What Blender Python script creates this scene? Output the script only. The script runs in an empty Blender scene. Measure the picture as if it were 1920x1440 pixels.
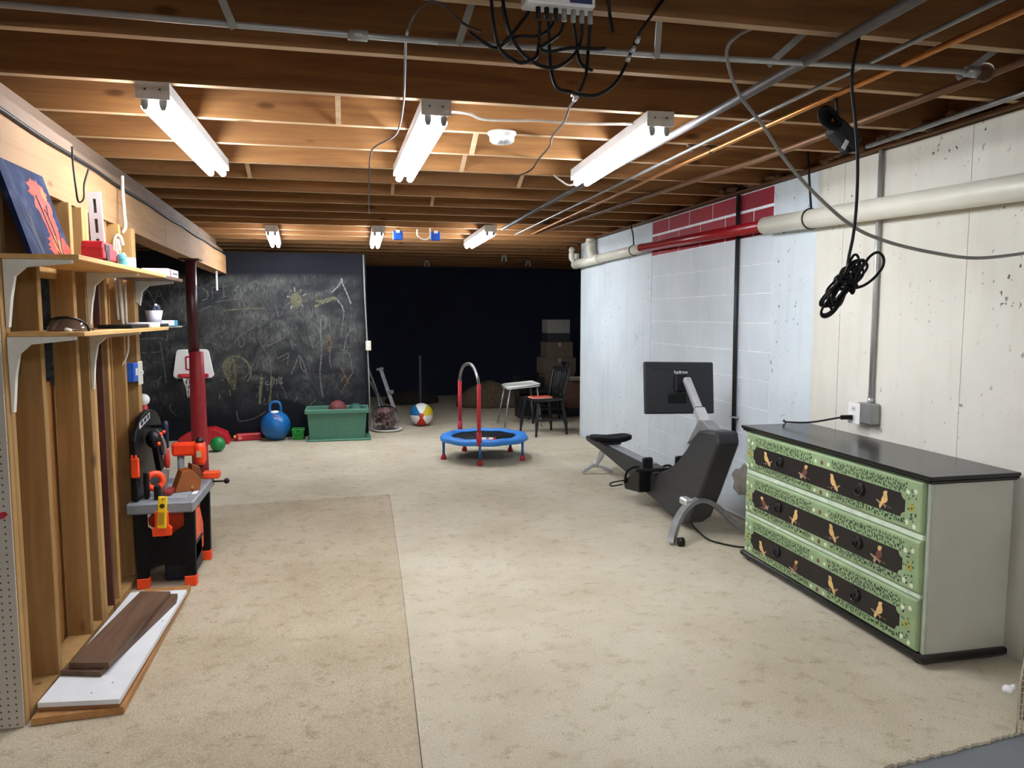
import bpy, bmesh, math, random
from mathutils import Vector, Matrix
random.seed(7)
S = bpy.context.scene
COL = S.collection
R = math.radians

# ------------------------------------------------------------------ camera
F_PX = 1400.0
PITCH = math.atan(128 / F_PX)
YAW = math.atan(310 / F_PX * math.cos(PITCH))
CAM = Vector((0, 0, 1.5))
FWD = Vector((math.sin(YAW) * math.cos(PITCH), math.cos(YAW) * math.cos(PITCH), -math.sin(PITCH)))
RGT = Vector((math.cos(YAW), -math.sin(YAW), 0))
UPV = RGT.cross(FWD)
cd = bpy.data.cameras.new('camera'); cam = bpy.data.objects.new('camera', cd); COL.objects.link(cam)
cd.sensor_width = 36; cd.lens = F_PX / 1920 * 36; cd.clip_start = 0.02; cd.clip_end = 60
m = Matrix((RGT, UPV, -FWD)).transposed().to_4x4(); m.translation = CAM
cam.matrix_world = m
S.camera = cam

# ------------------------------------------------------------------ world and exposure
w = bpy.data.worlds.new('basement_dark'); S.world = w; w.use_nodes = True
w.node_tree.nodes['Background'].inputs[0].default_value = (0.5, 0.5, 0.55, 1)
w.node_tree.nodes['Background'].inputs[1].default_value = 0.0
S.view_settings.view_transform = 'Standard'; S.view_settings.look = 'None'
S.view_settings.gamma = 1; S.view_settings.use_curve_mapping = False
S.view_settings.exposure = 1.9
TUBE_POWER = 17.0
S.cycles.max_bounces = 8; S.cycles.diffuse_bounces = 6

# ------------------------------------------------------------------ pixel helpers (photo frame 1920 x 1440)
def ray(px, py): return FWD + RGT * ((px - 960) / F_PX) + UPV * ((720 - py) / F_PX)
def at(px, py, Y): d = ray(px, py); return CAM + d * (Y / d.y)
def atx(px, py, X): d = ray(px, py); return CAM + d * (X / d.x)
def atz(px, py, Z): d = ray(px, py); return CAM + d * ((Z - 1.5) / d.z)

# ------------------------------------------------------------------ materials
def lin(c):
    if isinstance(c, str):
        c = c.lstrip('#'); c = [int(c[i:i + 2], 16) / 255 for i in (0, 2, 4)]
    return tuple((v / 12.92 if v <= 0.04045 else ((v + 0.055) / 1.055) ** 2.4) for v in c) + (1,)
MATS = {}
def new_mat(name):
    mt = bpy.data.materials.new(name); mt.use_nodes = True
    nt = mt.node_tree; return mt, nt, nt.nodes['Principled BSDF']
def plain(name, col, rough=0.5, metal=0.0, noise=0.12, scale=18, bump=0.0, coat=0.0, spec=None):
    if name in MATS: return MATS[name]
    mt, nt, b = new_mat(name)
    c = lin(col)
    tc = nt.nodes.new('ShaderNodeTexCoord'); nz = nt.nodes.new('ShaderNodeTexNoise')
    nz.inputs['Scale'].default_value = scale; nz.inputs['Detail'].default_value = 5
    nt.links.new(tc.outputs['Object'], nz.inputs['Vector'])
    rp = nt.nodes.new('ShaderNodeValToRGB')
    rp.color_ramp.elements[0].position = 0.3; rp.color_ramp.elements[1].position = 0.7
    rp.color_ramp.elements[0].color = tuple(v * (1 - noise) for v in c[:3]) + (1,)
    rp.color_ramp.elements[1].color = tuple(min(1, v * (1 + noise)) for v in c[:3]) + (1,)
    nt.links.new(nz.outputs['Fac'], rp.inputs['Fac']); nt.links.new(rp.outputs['Color'], b.inputs['Base Color'])
    b.inputs['Roughness'].default_value = rough; b.inputs['Metallic'].default_value = metal
    if spec is not None: b.inputs['Specular IOR Level'].default_value = spec
    if coat: b.inputs['Coat Weight'].default_value = coat
    if bump:
        bp = nt.nodes.new('ShaderNodeBump'); bp.inputs['Strength'].default_value = bump; bp.inputs['Distance'].default_value = 0.004
        nt.links.new(nz.outputs['Fac'], bp.inputs['Height']); nt.links.new(bp.outputs['Normal'], b.inputs['Normal'])
    MATS[name] = mt; return mt
def wood(name, c1, c2, axis='x', rough=0.65, scale=9, stretch=14, knots=True):
    if name in MATS: return MATS[name]
    mt, nt, b = new_mat(name); N = nt.nodes; L = nt.links
    tc = N.new('ShaderNodeTexCoord'); oi = N.new('ShaderNodeObjectInfo')
    mul = N.new('ShaderNodeVectorMath'); mul.operation = 'SCALE'; mul.inputs[0].default_value = (31, 17, 23)
    L.new(oi.outputs['Random'], mul.inputs['Scale'])
    ad = N.new('ShaderNodeVectorMath'); ad.operation = 'ADD'
    L.new(tc.outputs['Object'], ad.inputs[0]); L.new(mul.outputs[0], ad.inputs[1])
    mp = N.new('ShaderNodeMapping'); s = [scale] * 3; s['xyz'.index(axis)] = scale / stretch
    mp.inputs['Scale'].default_value = s; L.new(ad.outputs[0], mp.inputs['Vector'])
    nz = N.new('ShaderNodeTexNoise'); nz.inputs['Scale'].default_value = 2.2; nz.inputs['Detail'].default_value = 8
    nz.inputs['Roughness'].default_value = 0.65; nz.inputs['Distortion'].default_value = 0.6
    L.new(mp.outputs[0], nz.inputs['Vector'])
    rp = N.new('ShaderNodeValToRGB'); rp.color_ramp.elements[0].position = 0.3; rp.color_ramp.elements[1].position = 0.72
    rp.color_ramp.elements[0].color = lin(c1); rp.color_ramp.elements[1].color = lin(c2)
    L.new(nz.outputs['Fac'], rp.inputs['Fac']); out = rp.outputs['Color']
    # board to board variation
    hs = N.new('ShaderNodeHueSaturation'); mr = N.new('ShaderNodeMapRange')
    mr.inputs['To Min'].default_value = 0.8; mr.inputs['To Max'].default_value = 1.12
    L.new(oi.outputs['Random'], mr.inputs['Value']); L.new(mr.outputs[0], hs.inputs['Value']); L.new(out, hs.inputs['Color'])
    out = hs.outputs['Color']
    if knots:
        mp2 = N.new('ShaderNodeMapping'); s2 = [7.0] * 3; s2['xyz'.index(axis)] = 2.6
        mp2.inputs['Scale'].default_value = s2; L.new(ad.outputs[0], mp2.inputs['Vector'])
        vo = N.new('ShaderNodeTexVoronoi'); vo.inputs['Scale'].default_value = 1.0; L.new(mp2.outputs[0], vo.inputs['Vector'])
        kr = N.new('ShaderNodeValToRGB'); kr.color_ramp.elements[0].position = 0.06; kr.color_ramp.elements[1].position = 0.14
        kr.color_ramp.elements[0].color = (0.25, 0.16, 0.1, 1); kr.color_ramp.elements[1].color = (1, 1, 1, 1)
        L.new(vo.outputs['Distance'], kr.inputs['Fac'])
        mx = N.new('ShaderNodeMix'); mx.data_type = 'RGBA'; mx.blend_type = 'MULTIPLY'; mx.inputs[0].default_value = 0.75
        L.new(out, mx.inputs[6]); L.new(kr.outputs['Color'], mx.inputs[7]); out = mx.outputs[2]
    L.new(out, b.inputs['Base Color']); b.inputs['Roughness'].default_value = rough
    b.inputs['Specular IOR Level'].default_value = 0.25
    bp = N.new('ShaderNodeBump'); bp.inputs['Strength'].default_value = 0.15; bp.inputs['Distance'].default_value = 0.003
    L.new(nz.outputs['Fac'], bp.inputs['Height']); L.new(bp.outputs['Normal'], b.inputs['Normal'])
    MATS[name] = mt; return mt
def emit(name, col, power):
    if name in MATS: return MATS[name]
    mt, nt, b = new_mat(name)
    b.inputs['Base Color'].default_value = (0.9, 0.9, 0.9, 1)
    b.inputs['Emission Color'].default_value = lin(col); b.inputs['Emission Strength'].default_value = power
    MATS[name] = mt; return mt
def glass(name, col, rough=0.05, trans=1.0):
    if name in MATS: return MATS[name]
    mt, nt, b = new_mat(name); b.inputs['Base Color'].default_value = lin(col)
    b.inputs['Roughness'].default_value = rough; b.inputs['Transmission Weight'].default_value = trans; b.inputs['IOR'].default_value = 1.25
    MATS[name] = mt; return mt

def carpet_mat(name, base, dark, stains):
    mt, nt, b = new_mat(name); N = nt.nodes; L = nt.links
    g = N.new('ShaderNodeNewGeometry'); pos = g.outputs['Position']
    def noise(sc, det=4, rough=0.6):
        n = N.new('ShaderNodeTexNoise'); n.inputs['Scale'].default_value = sc; n.inputs['Detail'].default_value = det
        n.inputs['Roughness'].default_value = rough; L.new(pos, n.inputs['Vector']); return n.outputs['Fac']
    def ramp(f, p0, p1, c0, c1):
        r = N.new('ShaderNodeValToRGB'); r.color_ramp.elements[0].position = p0; r.color_ramp.elements[1].position = p1
        r.color_ramp.elements[0].color = c0; r.color_ramp.elements[1].color = c1; L.new(f, r.inputs['Fac']); return r.outputs['Color']
    def mixm(a, bb, fac=1.0):
        x = N.new('ShaderNodeMix'); x.data_type = 'RGBA'; x.blend_type = 'MULTIPLY'; x.inputs[0].default_value = fac
        L.new(a, x.inputs[6]); L.new(bb, x.inputs[7]); return x.outputs[2]
    fine = noise(150, 3, 0.75)
    c = ramp(fine, 0.32, 0.68, lin(dark), lin(base))
    c = mixm(c, ramp(noise(1.3, 6), 0.3, 0.62, (0.80, 0.77, 0.72, 1), (1, 1, 1, 1)))
    c = mixm(c, ramp(noise(11, 5, 0.7), 0.33, 0.47, (0.74, 0.70, 0.64, 1), (1, 1, 1, 1)), 0.75)
    c = mixm(c, ramp(noise(40, 2), 0.24, 0.33, (0.42, 0.37, 0.31, 1), (1, 1, 1, 1)), 0.8)
    nz = noise(14, 4)
    for (sx, sy, rx, ry, dk) in stains:
        sub = N.new('ShaderNodeVectorMath'); sub.operation = 'SUBTRACT'; L.new(pos, sub.inputs[0]); sub.inputs[1].default_value = (sx, sy, 0)
        ml = N.new('ShaderNodeVectorMath'); ml.operation = 'MULTIPLY'; L.new(sub.outputs[0], ml.inputs[0]); ml.inputs[1].default_value = (1 / rx, 1 / ry, 0)
        ln = N.new('ShaderNodeVectorMath'); ln.operation = 'LENGTH'; L.new(ml.outputs[0], ln.inputs[0])
        ad = N.new('ShaderNodeMath'); ad.operation = 'MULTIPLY_ADD'; L.new(nz, ad.inputs[0]); ad.inputs[1].default_value = 1.6; L.new(ln.outputs['Value'], ad.inputs[2])
        c = mixm(c, ramp(ad.outputs[0], 0.55, 1.0, (dk, dk * 0.97, dk * 0.88, 1), (1, 1, 1, 1)))
    L.new(c, b.inputs['Base Color']); b.inputs['Roughness'].default_value = 0.95; b.inputs['Specular IOR Level'].default_value = 0.1
    bp = N.new('ShaderNodeBump'); bp.inputs['Strength'].default_value = 0.55; bp.inputs['Distance'].default_value = 0.006
    L.new(fine, bp.inputs['Height']); L.new(bp.outputs['Normal'], b.inputs['Normal'])
    return mt
def wall_mat(name, base, tint, speck=True, bump=0.25, streak=0.5):
    mt, nt, b = new_mat(name); N = nt.nodes; L = nt.links
    g = N.new('ShaderNodeNewGeometry'); pos = g.outputs['Position']
    def noise(sc, det=4, vec=None):
        n = N.new('ShaderNodeTexNoise'); n.inputs['Scale'].default_value = sc; n.inputs['Detail'].default_value = det
        L.new(vec or pos, n.inputs['Vector']); return n.outputs['Fac']
    def ramp(f, p0, p1, c0, c1):
        r = N.new('ShaderNodeValToRGB'); r.color_ramp.elements[0].position = p0; r.color_ramp.elements[1].position = p1
        r.color_ramp.elements[0].color = c0; r.color_ramp.elements[1].color = c1; L.new(f, r.inputs['Fac']); return r.outputs['Color']
    def mixm(a, bb, fac=1.0):
        x = N.new('ShaderNodeMix'); x.data_type = 'RGBA'; x.blend_type = 'MULTIPLY'; x.inputs[0].default_value = fac
        L.new(a, x.inputs[6]); L.new(bb, x.inputs[7]); return x.outputs[2]
    c = ramp(noise(1.6, 6), 0.35, 0.65, lin(tint), lin(base))
    mp = N.new('ShaderNodeMapping'); mp.inputs['Scale'].default_value = (6, 6, 0.7); L.new(pos, mp.inputs['Vector'])
    c = mixm(c, ramp(noise(2.0, 5, mp.outputs[0]), 0.3, 0.5, (0.88, 0.87, 0.84, 1), (1, 1, 1, 1)), streak)
    if speck:
        mp2 = N.new('ShaderNodeMapping'); mp2.inputs['Scale'].default_value = (1, 1, 0.8); L.new(pos, mp2.inputs['Vector'])
        msk = N.new('ShaderNodeMapRange'); msk.inputs[1].default_value = 0.45; msk.inputs[2].default_value = 0.6; L.new(noise(2.1, 3), msk.inputs[0])
        for sc_, p0, p1, cc in ((34, .29, .32, 0.13), (60, .27, .30, 0.2), (14, .25, .285, 0.3)):
            x = N.new('ShaderNodeMix'); x.data_type = 'RGBA'; x.blend_type = 'MULTIPLY'; L.new(msk.outputs[0], x.inputs[0])
            L.new(c, x.inputs[6]); L.new(ramp(noise(sc_, 3, mp2.outputs[0]), p0, p1, (cc, cc * .92, cc * .85, 1), (1, 1, 1, 1)), x.inputs[7]); c = x.outputs[2]
    L.new(c, b.inputs['Base Color']); b.inputs['Roughness'].default_value = 0.6; b.inputs['Specular IOR Level'].default_value = 0.3
    bp = N.new('ShaderNodeBump'); bp.inputs['Strength'].default_value = bump; bp.inputs['Distance'].default_value = 0.01
    L.new(noise(12, 6), bp.inputs['Height']); L.new(bp.outputs['Normal'], b.inputs['Normal'])
    return mt

# ------------------------------------------------------------------ mesh builder
class MB:
    def __init__(s): s.v = []; s.f = []; s.sm = []
    def add(s, vs, fs, smooth=False):
        o = len(s.v); s.v += [Vector(p) for p in vs]
        for f in fs: s.f.append([i + o for i in f]); s.sm.append(smooth)
        return s
    def bm(s, b, M=None, smooth=False):
        b.verts.ensure_lookup_table(); b.verts.index_update()
        vs = [(M @ v.co) if M else v.co.copy() for v in b.verts]
        s.add(vs, [[v.index for v in f.verts] for f in b.faces], smooth); b.free(); return s
    def box(s, x0, x1, y0, y1, z0, z1, bev=0, M=None, seg=1):
        if bev:
            b = bmesh.new(); bmesh.ops.create_cube(b, size=1)
            for v in b.verts: v.co = Vector(((x0 + x1) / 2 + v.co.x * (x1 - x0), (y0 + y1) / 2 + v.co.y * (y1 - y0), (z0 + z1) / 2 + v.co.z * (z1 - z0)))
            bmesh.ops.bevel(b, geom=b.edges[:], offset=bev, segments=seg, affect='EDGES', profile=0.5)
            return s.bm(b, M)
        vs = [(x, y, z) for x in (x0, x1) for y in (y0, y1) for z in (z0, z1)]
        if M: vs = [M @ Vector(p) for p in vs]
        return s.add(vs, [(0, 1, 3, 2), (4, 6, 7, 5), (0, 4, 5, 1), (2, 3, 7, 6), (0, 2, 6, 4), (1, 5, 7, 3)])
    def bar(s, p0, p1, w, h, up=(0, 0, 1)):
        p0 = Vector(p0); p1 = Vector(p1); d = (p1 - p0); L_ = d.length; d.normalize()
        x = d.cross(Vector(up)); 
        if x.length < 1e-4: x = d.cross(Vector((1, 0, 0)))
        x.normalize(); u = x.cross(d)
        vs = [p + x * a * w / 2 + u * c * h / 2 for p in (p0, p1) for a in (-1, 1) for c in (-1, 1)]
        return s.add(vs, [(0, 1, 3, 2), (4, 6, 7, 5), (0, 4, 5, 1), (2, 3, 7, 6), (0, 2, 6, 4), (1, 5, 7, 3)])
    def tube(s, pts, r, seg=8, smooth_n=0, closed=False, caps=True):
        pts = [Vector(p) for p in pts]
        if smooth_n: pts = catmull(pts, smooth_n, closed)
        n = len(pts); rs = r if isinstance(r, (list, tuple)) else None
        prev = None; rings = []
        for i, p in enumerate(pts):
            if closed: t = pts[(i + 1) % n] - pts[i - 1]
            else: t = pts[min(i + 1, n - 1)] - pts[max(i - 1, 0)]
            if t.length < 1e-9: t = Vector((0, 0, 1))
            t.normalize()
            if prev is None:
                a = Vector((0, 0, 1)) if abs(t.z) < 0.9 else Vector((1, 0, 0)); u = t.cross(a).normalized()
            else:
                u = prev - t * prev.dot(t)
                u = u.normalized() if u.length > 1e-6 else t.orthogonal().normalized()
            prev = u; v = t.cross(u); rr = (rs[min(i * len(rs) // n, len(rs) - 1)] if rs and len(rs) != n else rs[i]) if rs else r
            rings.append([p + (u * math.cos(2 * math.pi * k / seg) + v * math.sin(2 * math.pi * k / seg)) * rr for k in range(seg)])
        vs = [q for g in rings for q in g]; fs = []
        for i in range(n if closed else n - 1):
            j = (i + 1) % n
            for k in range(seg): fs.append((i * seg + k, i * seg + (k + 1) % seg, j * seg + (k + 1) % seg, j * seg + k))
        s.add(vs, fs, True)
        if caps and not closed:
            o = len(s.v) - len(vs)
            s.f.append([o + k for k in range(seg)][::-1]); s.sm.append(False)
            s.f.append([o + (n - 1) * seg + k for k in range(seg)]); s.sm.append(False)
        return s
    def cyl(s, p0, p1, r0, r1=None, seg=16): return s.tube([p0, p1], [r0, r0 if r1 is None else r1], seg)
    def sphere(s, c, r, seg=20, rings=12, M=None):
        rx, ry, rz = r if isinstance(r, (tuple, list)) else (r, r, r); c = Vector(c)
        vs = [c + Vector((0, 0, rz))]; fs = []
        for i in range(1, rings):
            a = math.pi * i / rings
            for k in range(seg):
                b = 2 * math.pi * k / seg; vs.append(c + Vector((rx * math.sin(a) * math.cos(b), ry * math.sin(a) * math.sin(b), rz * math.cos(a))))
        vs.append(c - Vector((0, 0, rz)))
        for k in range(seg): fs.append((0, 1 + k, 1 + (k + 1) % seg))
        for i in range(rings - 2):
            for k in range(seg):
                a = 1 + i * seg; fs.append((a + k, a + seg + k, a + seg + (k + 1) % seg, a + (k + 1) % seg))
        a = 1 + (rings - 2) * seg
        for k in range(seg): fs.append((len(vs) - 1, a + (k + 1) % seg, a + k))
        if M: vs = [M @ v for v in vs]
        return s.add(vs, fs, True)
    def lathe(s, prof, c=(0, 0, 0), seg=24, smooth=True):
        c = Vector(c); vs = []; fs = []
        for (r, z) in prof:
            for k in range(seg): a = 2 * math.pi * k / seg; vs.append(c + Vector((r * math.cos(a), r * math.sin(a), z)))
        for i in range(len(prof) - 1):
            for k in range(seg): fs.append((i * seg + k, i * seg + (k + 1) % seg, (i + 1) * seg + (k + 1) % seg, (i + 1) * seg + k))
        fs.append(list(range(seg))[::-1]); fs.append([(len(prof) - 1) * seg + k for k in range(seg)])
        return s.add(vs, fs, smooth)
    def prism(s, pts, axis, a0, a1):
        # pts are 2-D in the plane of the two remaining axes, in xyz order
        def mk(p, a):
            q = list(p); q.insert('xyz'.index(axis), a); return Vector(q)
        n = len(pts); vs = [mk(p, a0) for p in pts] + [mk(p, a1) for p in pts]
        fs = [list(range(n)), list(range(n, 2 * n))[::-1]] + [(i, i + n, (i + 1) % n + n, (i + 1) % n) for i in range(n)]
        return s.add(vs, fs)
    def build(s, name, mat, parent=None, world=False, bevel=0, origin=None):
        me = bpy.data.meshes.new(name); vs = s.v
        if parent is not None:
            if world:
                Mi = wm(parent).inverted(); vs = [Mi @ v for v in vs]
            loc = Vector((0, 0, 0))
        else:
            if origin is None:
                xs = [v.x for v in vs]; ys = [v.y for v in vs]; zs = [v.z for v in vs]
                loc = Vector(((min(xs) + max(xs)) / 2, (min(ys) + max(ys)) / 2, min(zs)))
            else: loc = Vector(origin)
            vs = [v - loc for v in vs]
        me.from_pydata([tuple(v) for v in vs], [], s.f)
        me.polygons.foreach_set('use_smooth', s.sm)
        b = bmesh.new(); b.from_mesh(me); bmesh.ops.recalc_face_normals(b, faces=b.faces); b.to_mesh(me); b.free()
        for mt in (mat if isinstance(mat, (list, tuple)) else [mat]): me.materials.append(mt)
        o = bpy.data.objects.new(name, me); COL.objects.link(o); o.location = loc
        if parent is not None: o.parent = parent
        if bevel:
            md = o.modifiers.new('bevel', 'BEVEL'); md.width = bevel; md.segments = 2; md.limit_method = 'ANGLE'
        return o
def wm(o):
    M = o.matrix_basis.copy()
    while o.parent: o = o.parent; M = o.matrix_basis @ M
    return M
def catmull(P, n, closed=False):
    out = []; N = len(P); rng = range(N if closed else N - 1)
    for i in rng:
        if closed: a, b, c, d = P[i - 1], P[i], P[(i + 1) % N], P[(i + 2) % N]
        else: a, b, c, d = P[max(i - 1, 0)], P[i], P[i + 1], P[min(i + 2, N - 1)]
        for k in range(n):
            t = k / n; out.append(0.5 * ((2 * b) + (c - a) * t + (2 * a - 5 * b + 4 * c - d) * t * t + (3 * b - a - 3 * c + d) * t ** 3))
    if not closed: out.append(P[-1])
    return out
def tag(o, label=None, cat=None, group=None, kind=None):
    if label: o['label'] = label
    if cat: o['category'] = cat
    if group: o['group'] = group
    if kind: o['kind'] = kind
    return o
def thing(name, label, cat, loc=(0, 0, 0), rz=0, group=None):
    o = bpy.data.objects.new(name, None); COL.objects.link(o); o.location = loc; o.rotation_euler = (0, 0, rz)
    o.empty_display_size = 0.1
    return tag(o, label, cat, group)
def setting(name):
    o = bpy.data.objects.new(name, None); COL.objects.link(o); o['kind'] = 'structure'; return o
def kids(o): return [c for c in bpy.data.objects if c.parent == o]
def dup(o, parent=None):
    c = o.copy(); COL.objects.link(c)
    if parent is not None: c.parent = parent
    for k in kids(o): dup(k, c)
    return c
def inst(o, parent, loc):
    c = o.copy(); COL.objects.link(c); c.parent = parent; c.location = loc; return c
def one(name, mb, mat, label, cat, group=None, **k): return tag(mb.build(name, mat, **k), label, cat, group)
def text_mesh(name, s, size, mat, parent, M, ext=0.0006):
    cu = bpy.data.curves.new(name, 'FONT'); cu.body = s; cu.size = size; cu.extrude = ext; cu.align_x = 'CENTER'; cu.align_y = 'CENTER'
    t = bpy.data.objects.new(name + '_tmp', cu); COL.objects.link(t)
    dg = bpy.context.evaluated_depsgraph_get(); me = bpy.data.meshes.new_from_object(t.evaluated_get(dg))
    bpy.data.objects.remove(t); me.name = name
    me.transform(wm(parent).inverted() @ M); me.materials.clear(); me.materials.append(mat)
    o = bpy.data.objects.new(name, me); COL.objects.link(o); o.parent = parent; return o

# ------------------------------------------------------------------ palette
JOIST = wood('joist_wood', '#7d5534', '#a67643', 'x', 0.7, 9, 16)
JOISTE = wood('lit_edge_strut_wood', '#b39474', '#d2b48e', 'x', 0.75, 9, 16)  # paints bright light into the joist undersides; also the pale strut wood
BEAMW = wood('beam_wood', '#96704a', '#b58d62', 'y', 0.7, 7, 16)
STUDW = wood('stud_wood', '#94703f', '#b8925f', 'z', 0.7, 9, 16)
PLYW = wood('ply_wood', '#8d5f31', '#a97a45', 'z', 0.75, 8, 10)
SUBFL = wood('subfloor_wood', '#6b4527', '#8a5d38', 'y', 0.8, 4, 6)
SHELFW = wood('shelf_wood', '#b98a4c', '#d9b176', 'y', 0.55, 9, 14, knots=False)
MAROONB = plain('maroon_board', '#5a3228', 0.6)
CREAM = wall_mat('cream_concrete', '#dbd8cb', '#d0ccbe')
WHITEC = wall_mat('white_concrete', '#d3dcdf', '#c8d1d5', True, 0.3)
BLOCKW = wall_mat('white_block', '#d2dade', '#c6ced3', False, 0.3, 0.3)
REDP = wall_mat('red_block_paint', '#a51f2c', '#8f2230', False, 0.3, 0.2)
MORTW = plain('mortar_white', '#eef1f3', 0.7)
NAVY = plain('navy_wall_paint', '#0f1730', 0.8, noise=0.2, scale=3)
BLACK = plain('black_plastic', '#09090b', 0.4, spec=0.35)
BLACKM = plain('black_matte', '#070708', 0.7, spec=0.25)
DGREY = plain('dark_grey_plastic', '#2a2b2f', 0.5)
GREY = plain('grey_plastic', '#7d8185', 0.5)
LGREY = plain('light_grey_metal', '#9b9c9b', 0.35, 0.6)
SILVER = plain('brushed_silver', '#c9cbcc', 0.3, 0.55, 0.06)
STEEL = plain('galvanised_steel', '#b4b5b3', 0.35, 0.45, 0.08)
COPPER = plain('copper', '#c98a52', 0.35, 0.85)
WHITEP = plain('white_plastic', '#e9e8e4', 0.4, noise=0.03)
IVORY = plain('ivory_pipe', '#dcd9c8', 0.4, noise=0.06, scale=5)
REDPL = plain('red_plastic', '#b8202a', 0.4)
REDPIPE = plain('red_pipe_paint', '#8d1119', 0.3, noise=0.06, scale=6)
ORANGE = plain('orange_plastic', '#f04a16', 0.45, noise=0.05)
YELLOW = plain('yellow_plastic', '#f2c91c', 0.45, noise=0.04)
BLUE = plain('blue_vinyl', '#2f7ed0', 0.5, noise=0.08, scale=9)
BLUEBOX = plain('blue_box_plastic', '#1d5bc4', 0.5)
GREENB = plain('green_bin_plastic', '#4c7d68', 0.55, noise=0.06)
GREENL = plain('green_basket_plastic', '#219a3a', 0.45)
GREENBALL = plain('green_ball_rubber', '#1c8640', 0.35)
BLUEBALL = plain('blue_ball_rubber', '#12609f', 0.3, noise=0.05)
CARDB = plain('cardboard', '#4d4034', 0.85, noise=0.08, scale=6)
CABLEB = plain('cable_black', '#0b0b0d', 0.5, spec=0.3)
CABLEG = plain('cable_grey', '#8d8a84', 0.5)
CABLEW = plain('cable_white', '#cfc4b2', 0.5)
CABLEBR = plain('cable_brown', '#3a2a20', 0.5)
def chalk(name, col, lo=0.36, hi=0.58):
    mt, nt, b = new_mat(name); N = nt.nodes; L = nt.links
    g = N.new('ShaderNodeNewGeometry'); n1 = N.new('ShaderNodeTexNoise'); n1.inputs['Scale'].default_value = 70; n1.inputs['Detail'].default_value = 5
    L.new(g.outputs['Position'], n1.inputs['Vector'])
    mr = N.new('ShaderNodeMapRange'); mr.inputs[1].default_value = lo; mr.inputs[2].default_value = hi; mr.inputs[3].default_value = 0.22; mr.inputs[4].default_value = 0.72
    L.new(n1.outputs['Fac'], mr.inputs[0]); L.new(mr.outputs[0], b.inputs['Alpha'])
    b.inputs['Base Color'].default_value = lin(col); b.inputs['Roughness'].default_value = 0.95; return mt
CHALKW = chalk('chalk_white', '#8f8f8b'); CHALKD = chalk('chalk_faint', '#747673', 0.38, 0.64); CHALKY = chalk('chalk_yellow', '#77765c'); CHALKO = chalk('chalk_orange', '#7d6450')
TUBE = emit('tube_light', '#edf3fd', TUBE_POWER)

# ================================================================== ROOM
# floor
floor = MB().box(-4.6, 5.4, -3.2, 14.2, -0.12, -0.012).build('floor', plain('grey_floor_paint', '#6f7376', 0.55, noise=0.06, scale=8))
floor['kind'] = 'structure'
# carpets
def ragged(p0, p1, n, amp):
    p0 = Vector(p0); p1 = Vector(p1); return [tuple(p0.lerp(p1, i / n) + Vector((random.uniform(-amp, amp) * 0.4, random.uniform(-amp, amp)))) for i in range(n + 1)]
mainp = [(2.825, 2.18)] + ragged((2.80, 2.178), (1.70, 2.04), 90, 0.006) + ragged((1.68, 2.04), (0.20, 1.9), 40, 0.006)
mainp += [(0.218, 2.36), (0.2785, 4.2), (0.324, 6.262), (-1.0, 6.162), (-4.4, 6.092), (-4.4, 9.545), (0.25, 9.545), (0.25, 9.67), (-4.4, 9.67), (-4.4, 14.0), (5.2, 14.0), (5.2, 8.97), (2.825, 8.97)]
CARP1 = carpet_mat('carpet_light', '#d8cfba', '#b1a892', [(1.30, 4.02, 0.18, 0.05, 0.78), (1.91, 2.16, 0.10, 0.05, 0.6), (1.61, 2.24, 0.13, 0.05, 0.62), (1.0, 3.3, 0.25, 0.1, 0.88), (1.72, 3.05, 0.3, 0.16, 0.9), (1.5, 2.5, 0.2, 0.1, 0.85), (2.05, 2.32, 0.2, 0.1, 0.85)])
CARP2 = carpet_mat('carpet_tan', '#ccbfa8', '#a3957c', [(-0.36, 2.69, 0.17, 0.10, 0.6), (0.10, 2.75, 0.12, 0.08, 0.8), (-0.2, 4.4, 0.3, 0.25, 0.9), (-0.75, 5.3, 0.25, 0.2, 0.85)])
one('carpet', MB().prism(mainp, 'z', -0.012, 0.0), CARP1, 'large light beige carpet over most of the floor, with a ragged front edge', 'carpet')
lp = [(0.215, 2.37)] + ragged((0.21, 2.37), (0.12, 2.362), 8, 0.004) + ragged((0.10, 2.33), (-0.1, 2.1), 12, 0.006) + [(-4.4, 2.0), (-4.4, 6.09), (-1.0, 6.16), (0.322, 6.26), (0.277, 4.2)]
one('carpet', MB().prism(lp, 'z', -0.012, -0.0015), CARP2, 'darker tan carpet piece with a brown stain on the left, in front of the studs', 'carpet')

# ceiling: subfloor with joists
JZ = 2.40
ceil = MB().box(-4.6, 5.4, -3.2, 14.2, 2.635, 2.70).build('ceiling', SUBFL); ceil['kind'] = 'structure'
jb = MB().box(0, 7.5, -0.019, 0.019, 0, 0.2345)
j0 = None; k = -11
YJ = []
while 2.72 + 0.507 * k < 14.0:
    Y = 2.72 + 0.507 * k; YJ.append(Y); k += 1
    loc = Vector((-4.58, Y, JZ))
    if j0 is None:
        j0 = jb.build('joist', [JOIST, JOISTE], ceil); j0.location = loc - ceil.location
        for p_ in j0.data.polygons:                                  # underside painted paler, light on it put into the colour
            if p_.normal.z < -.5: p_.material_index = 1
    else: inst(j0, ceil, loc - ceil.location)
# right part of the ceiling over the dark corner
for Y in YJ:
    if Y > 8.9:
        inst(j0, ceil, Vector((-2.2, Y + 0.04, JZ)) - ceil.location)
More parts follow.
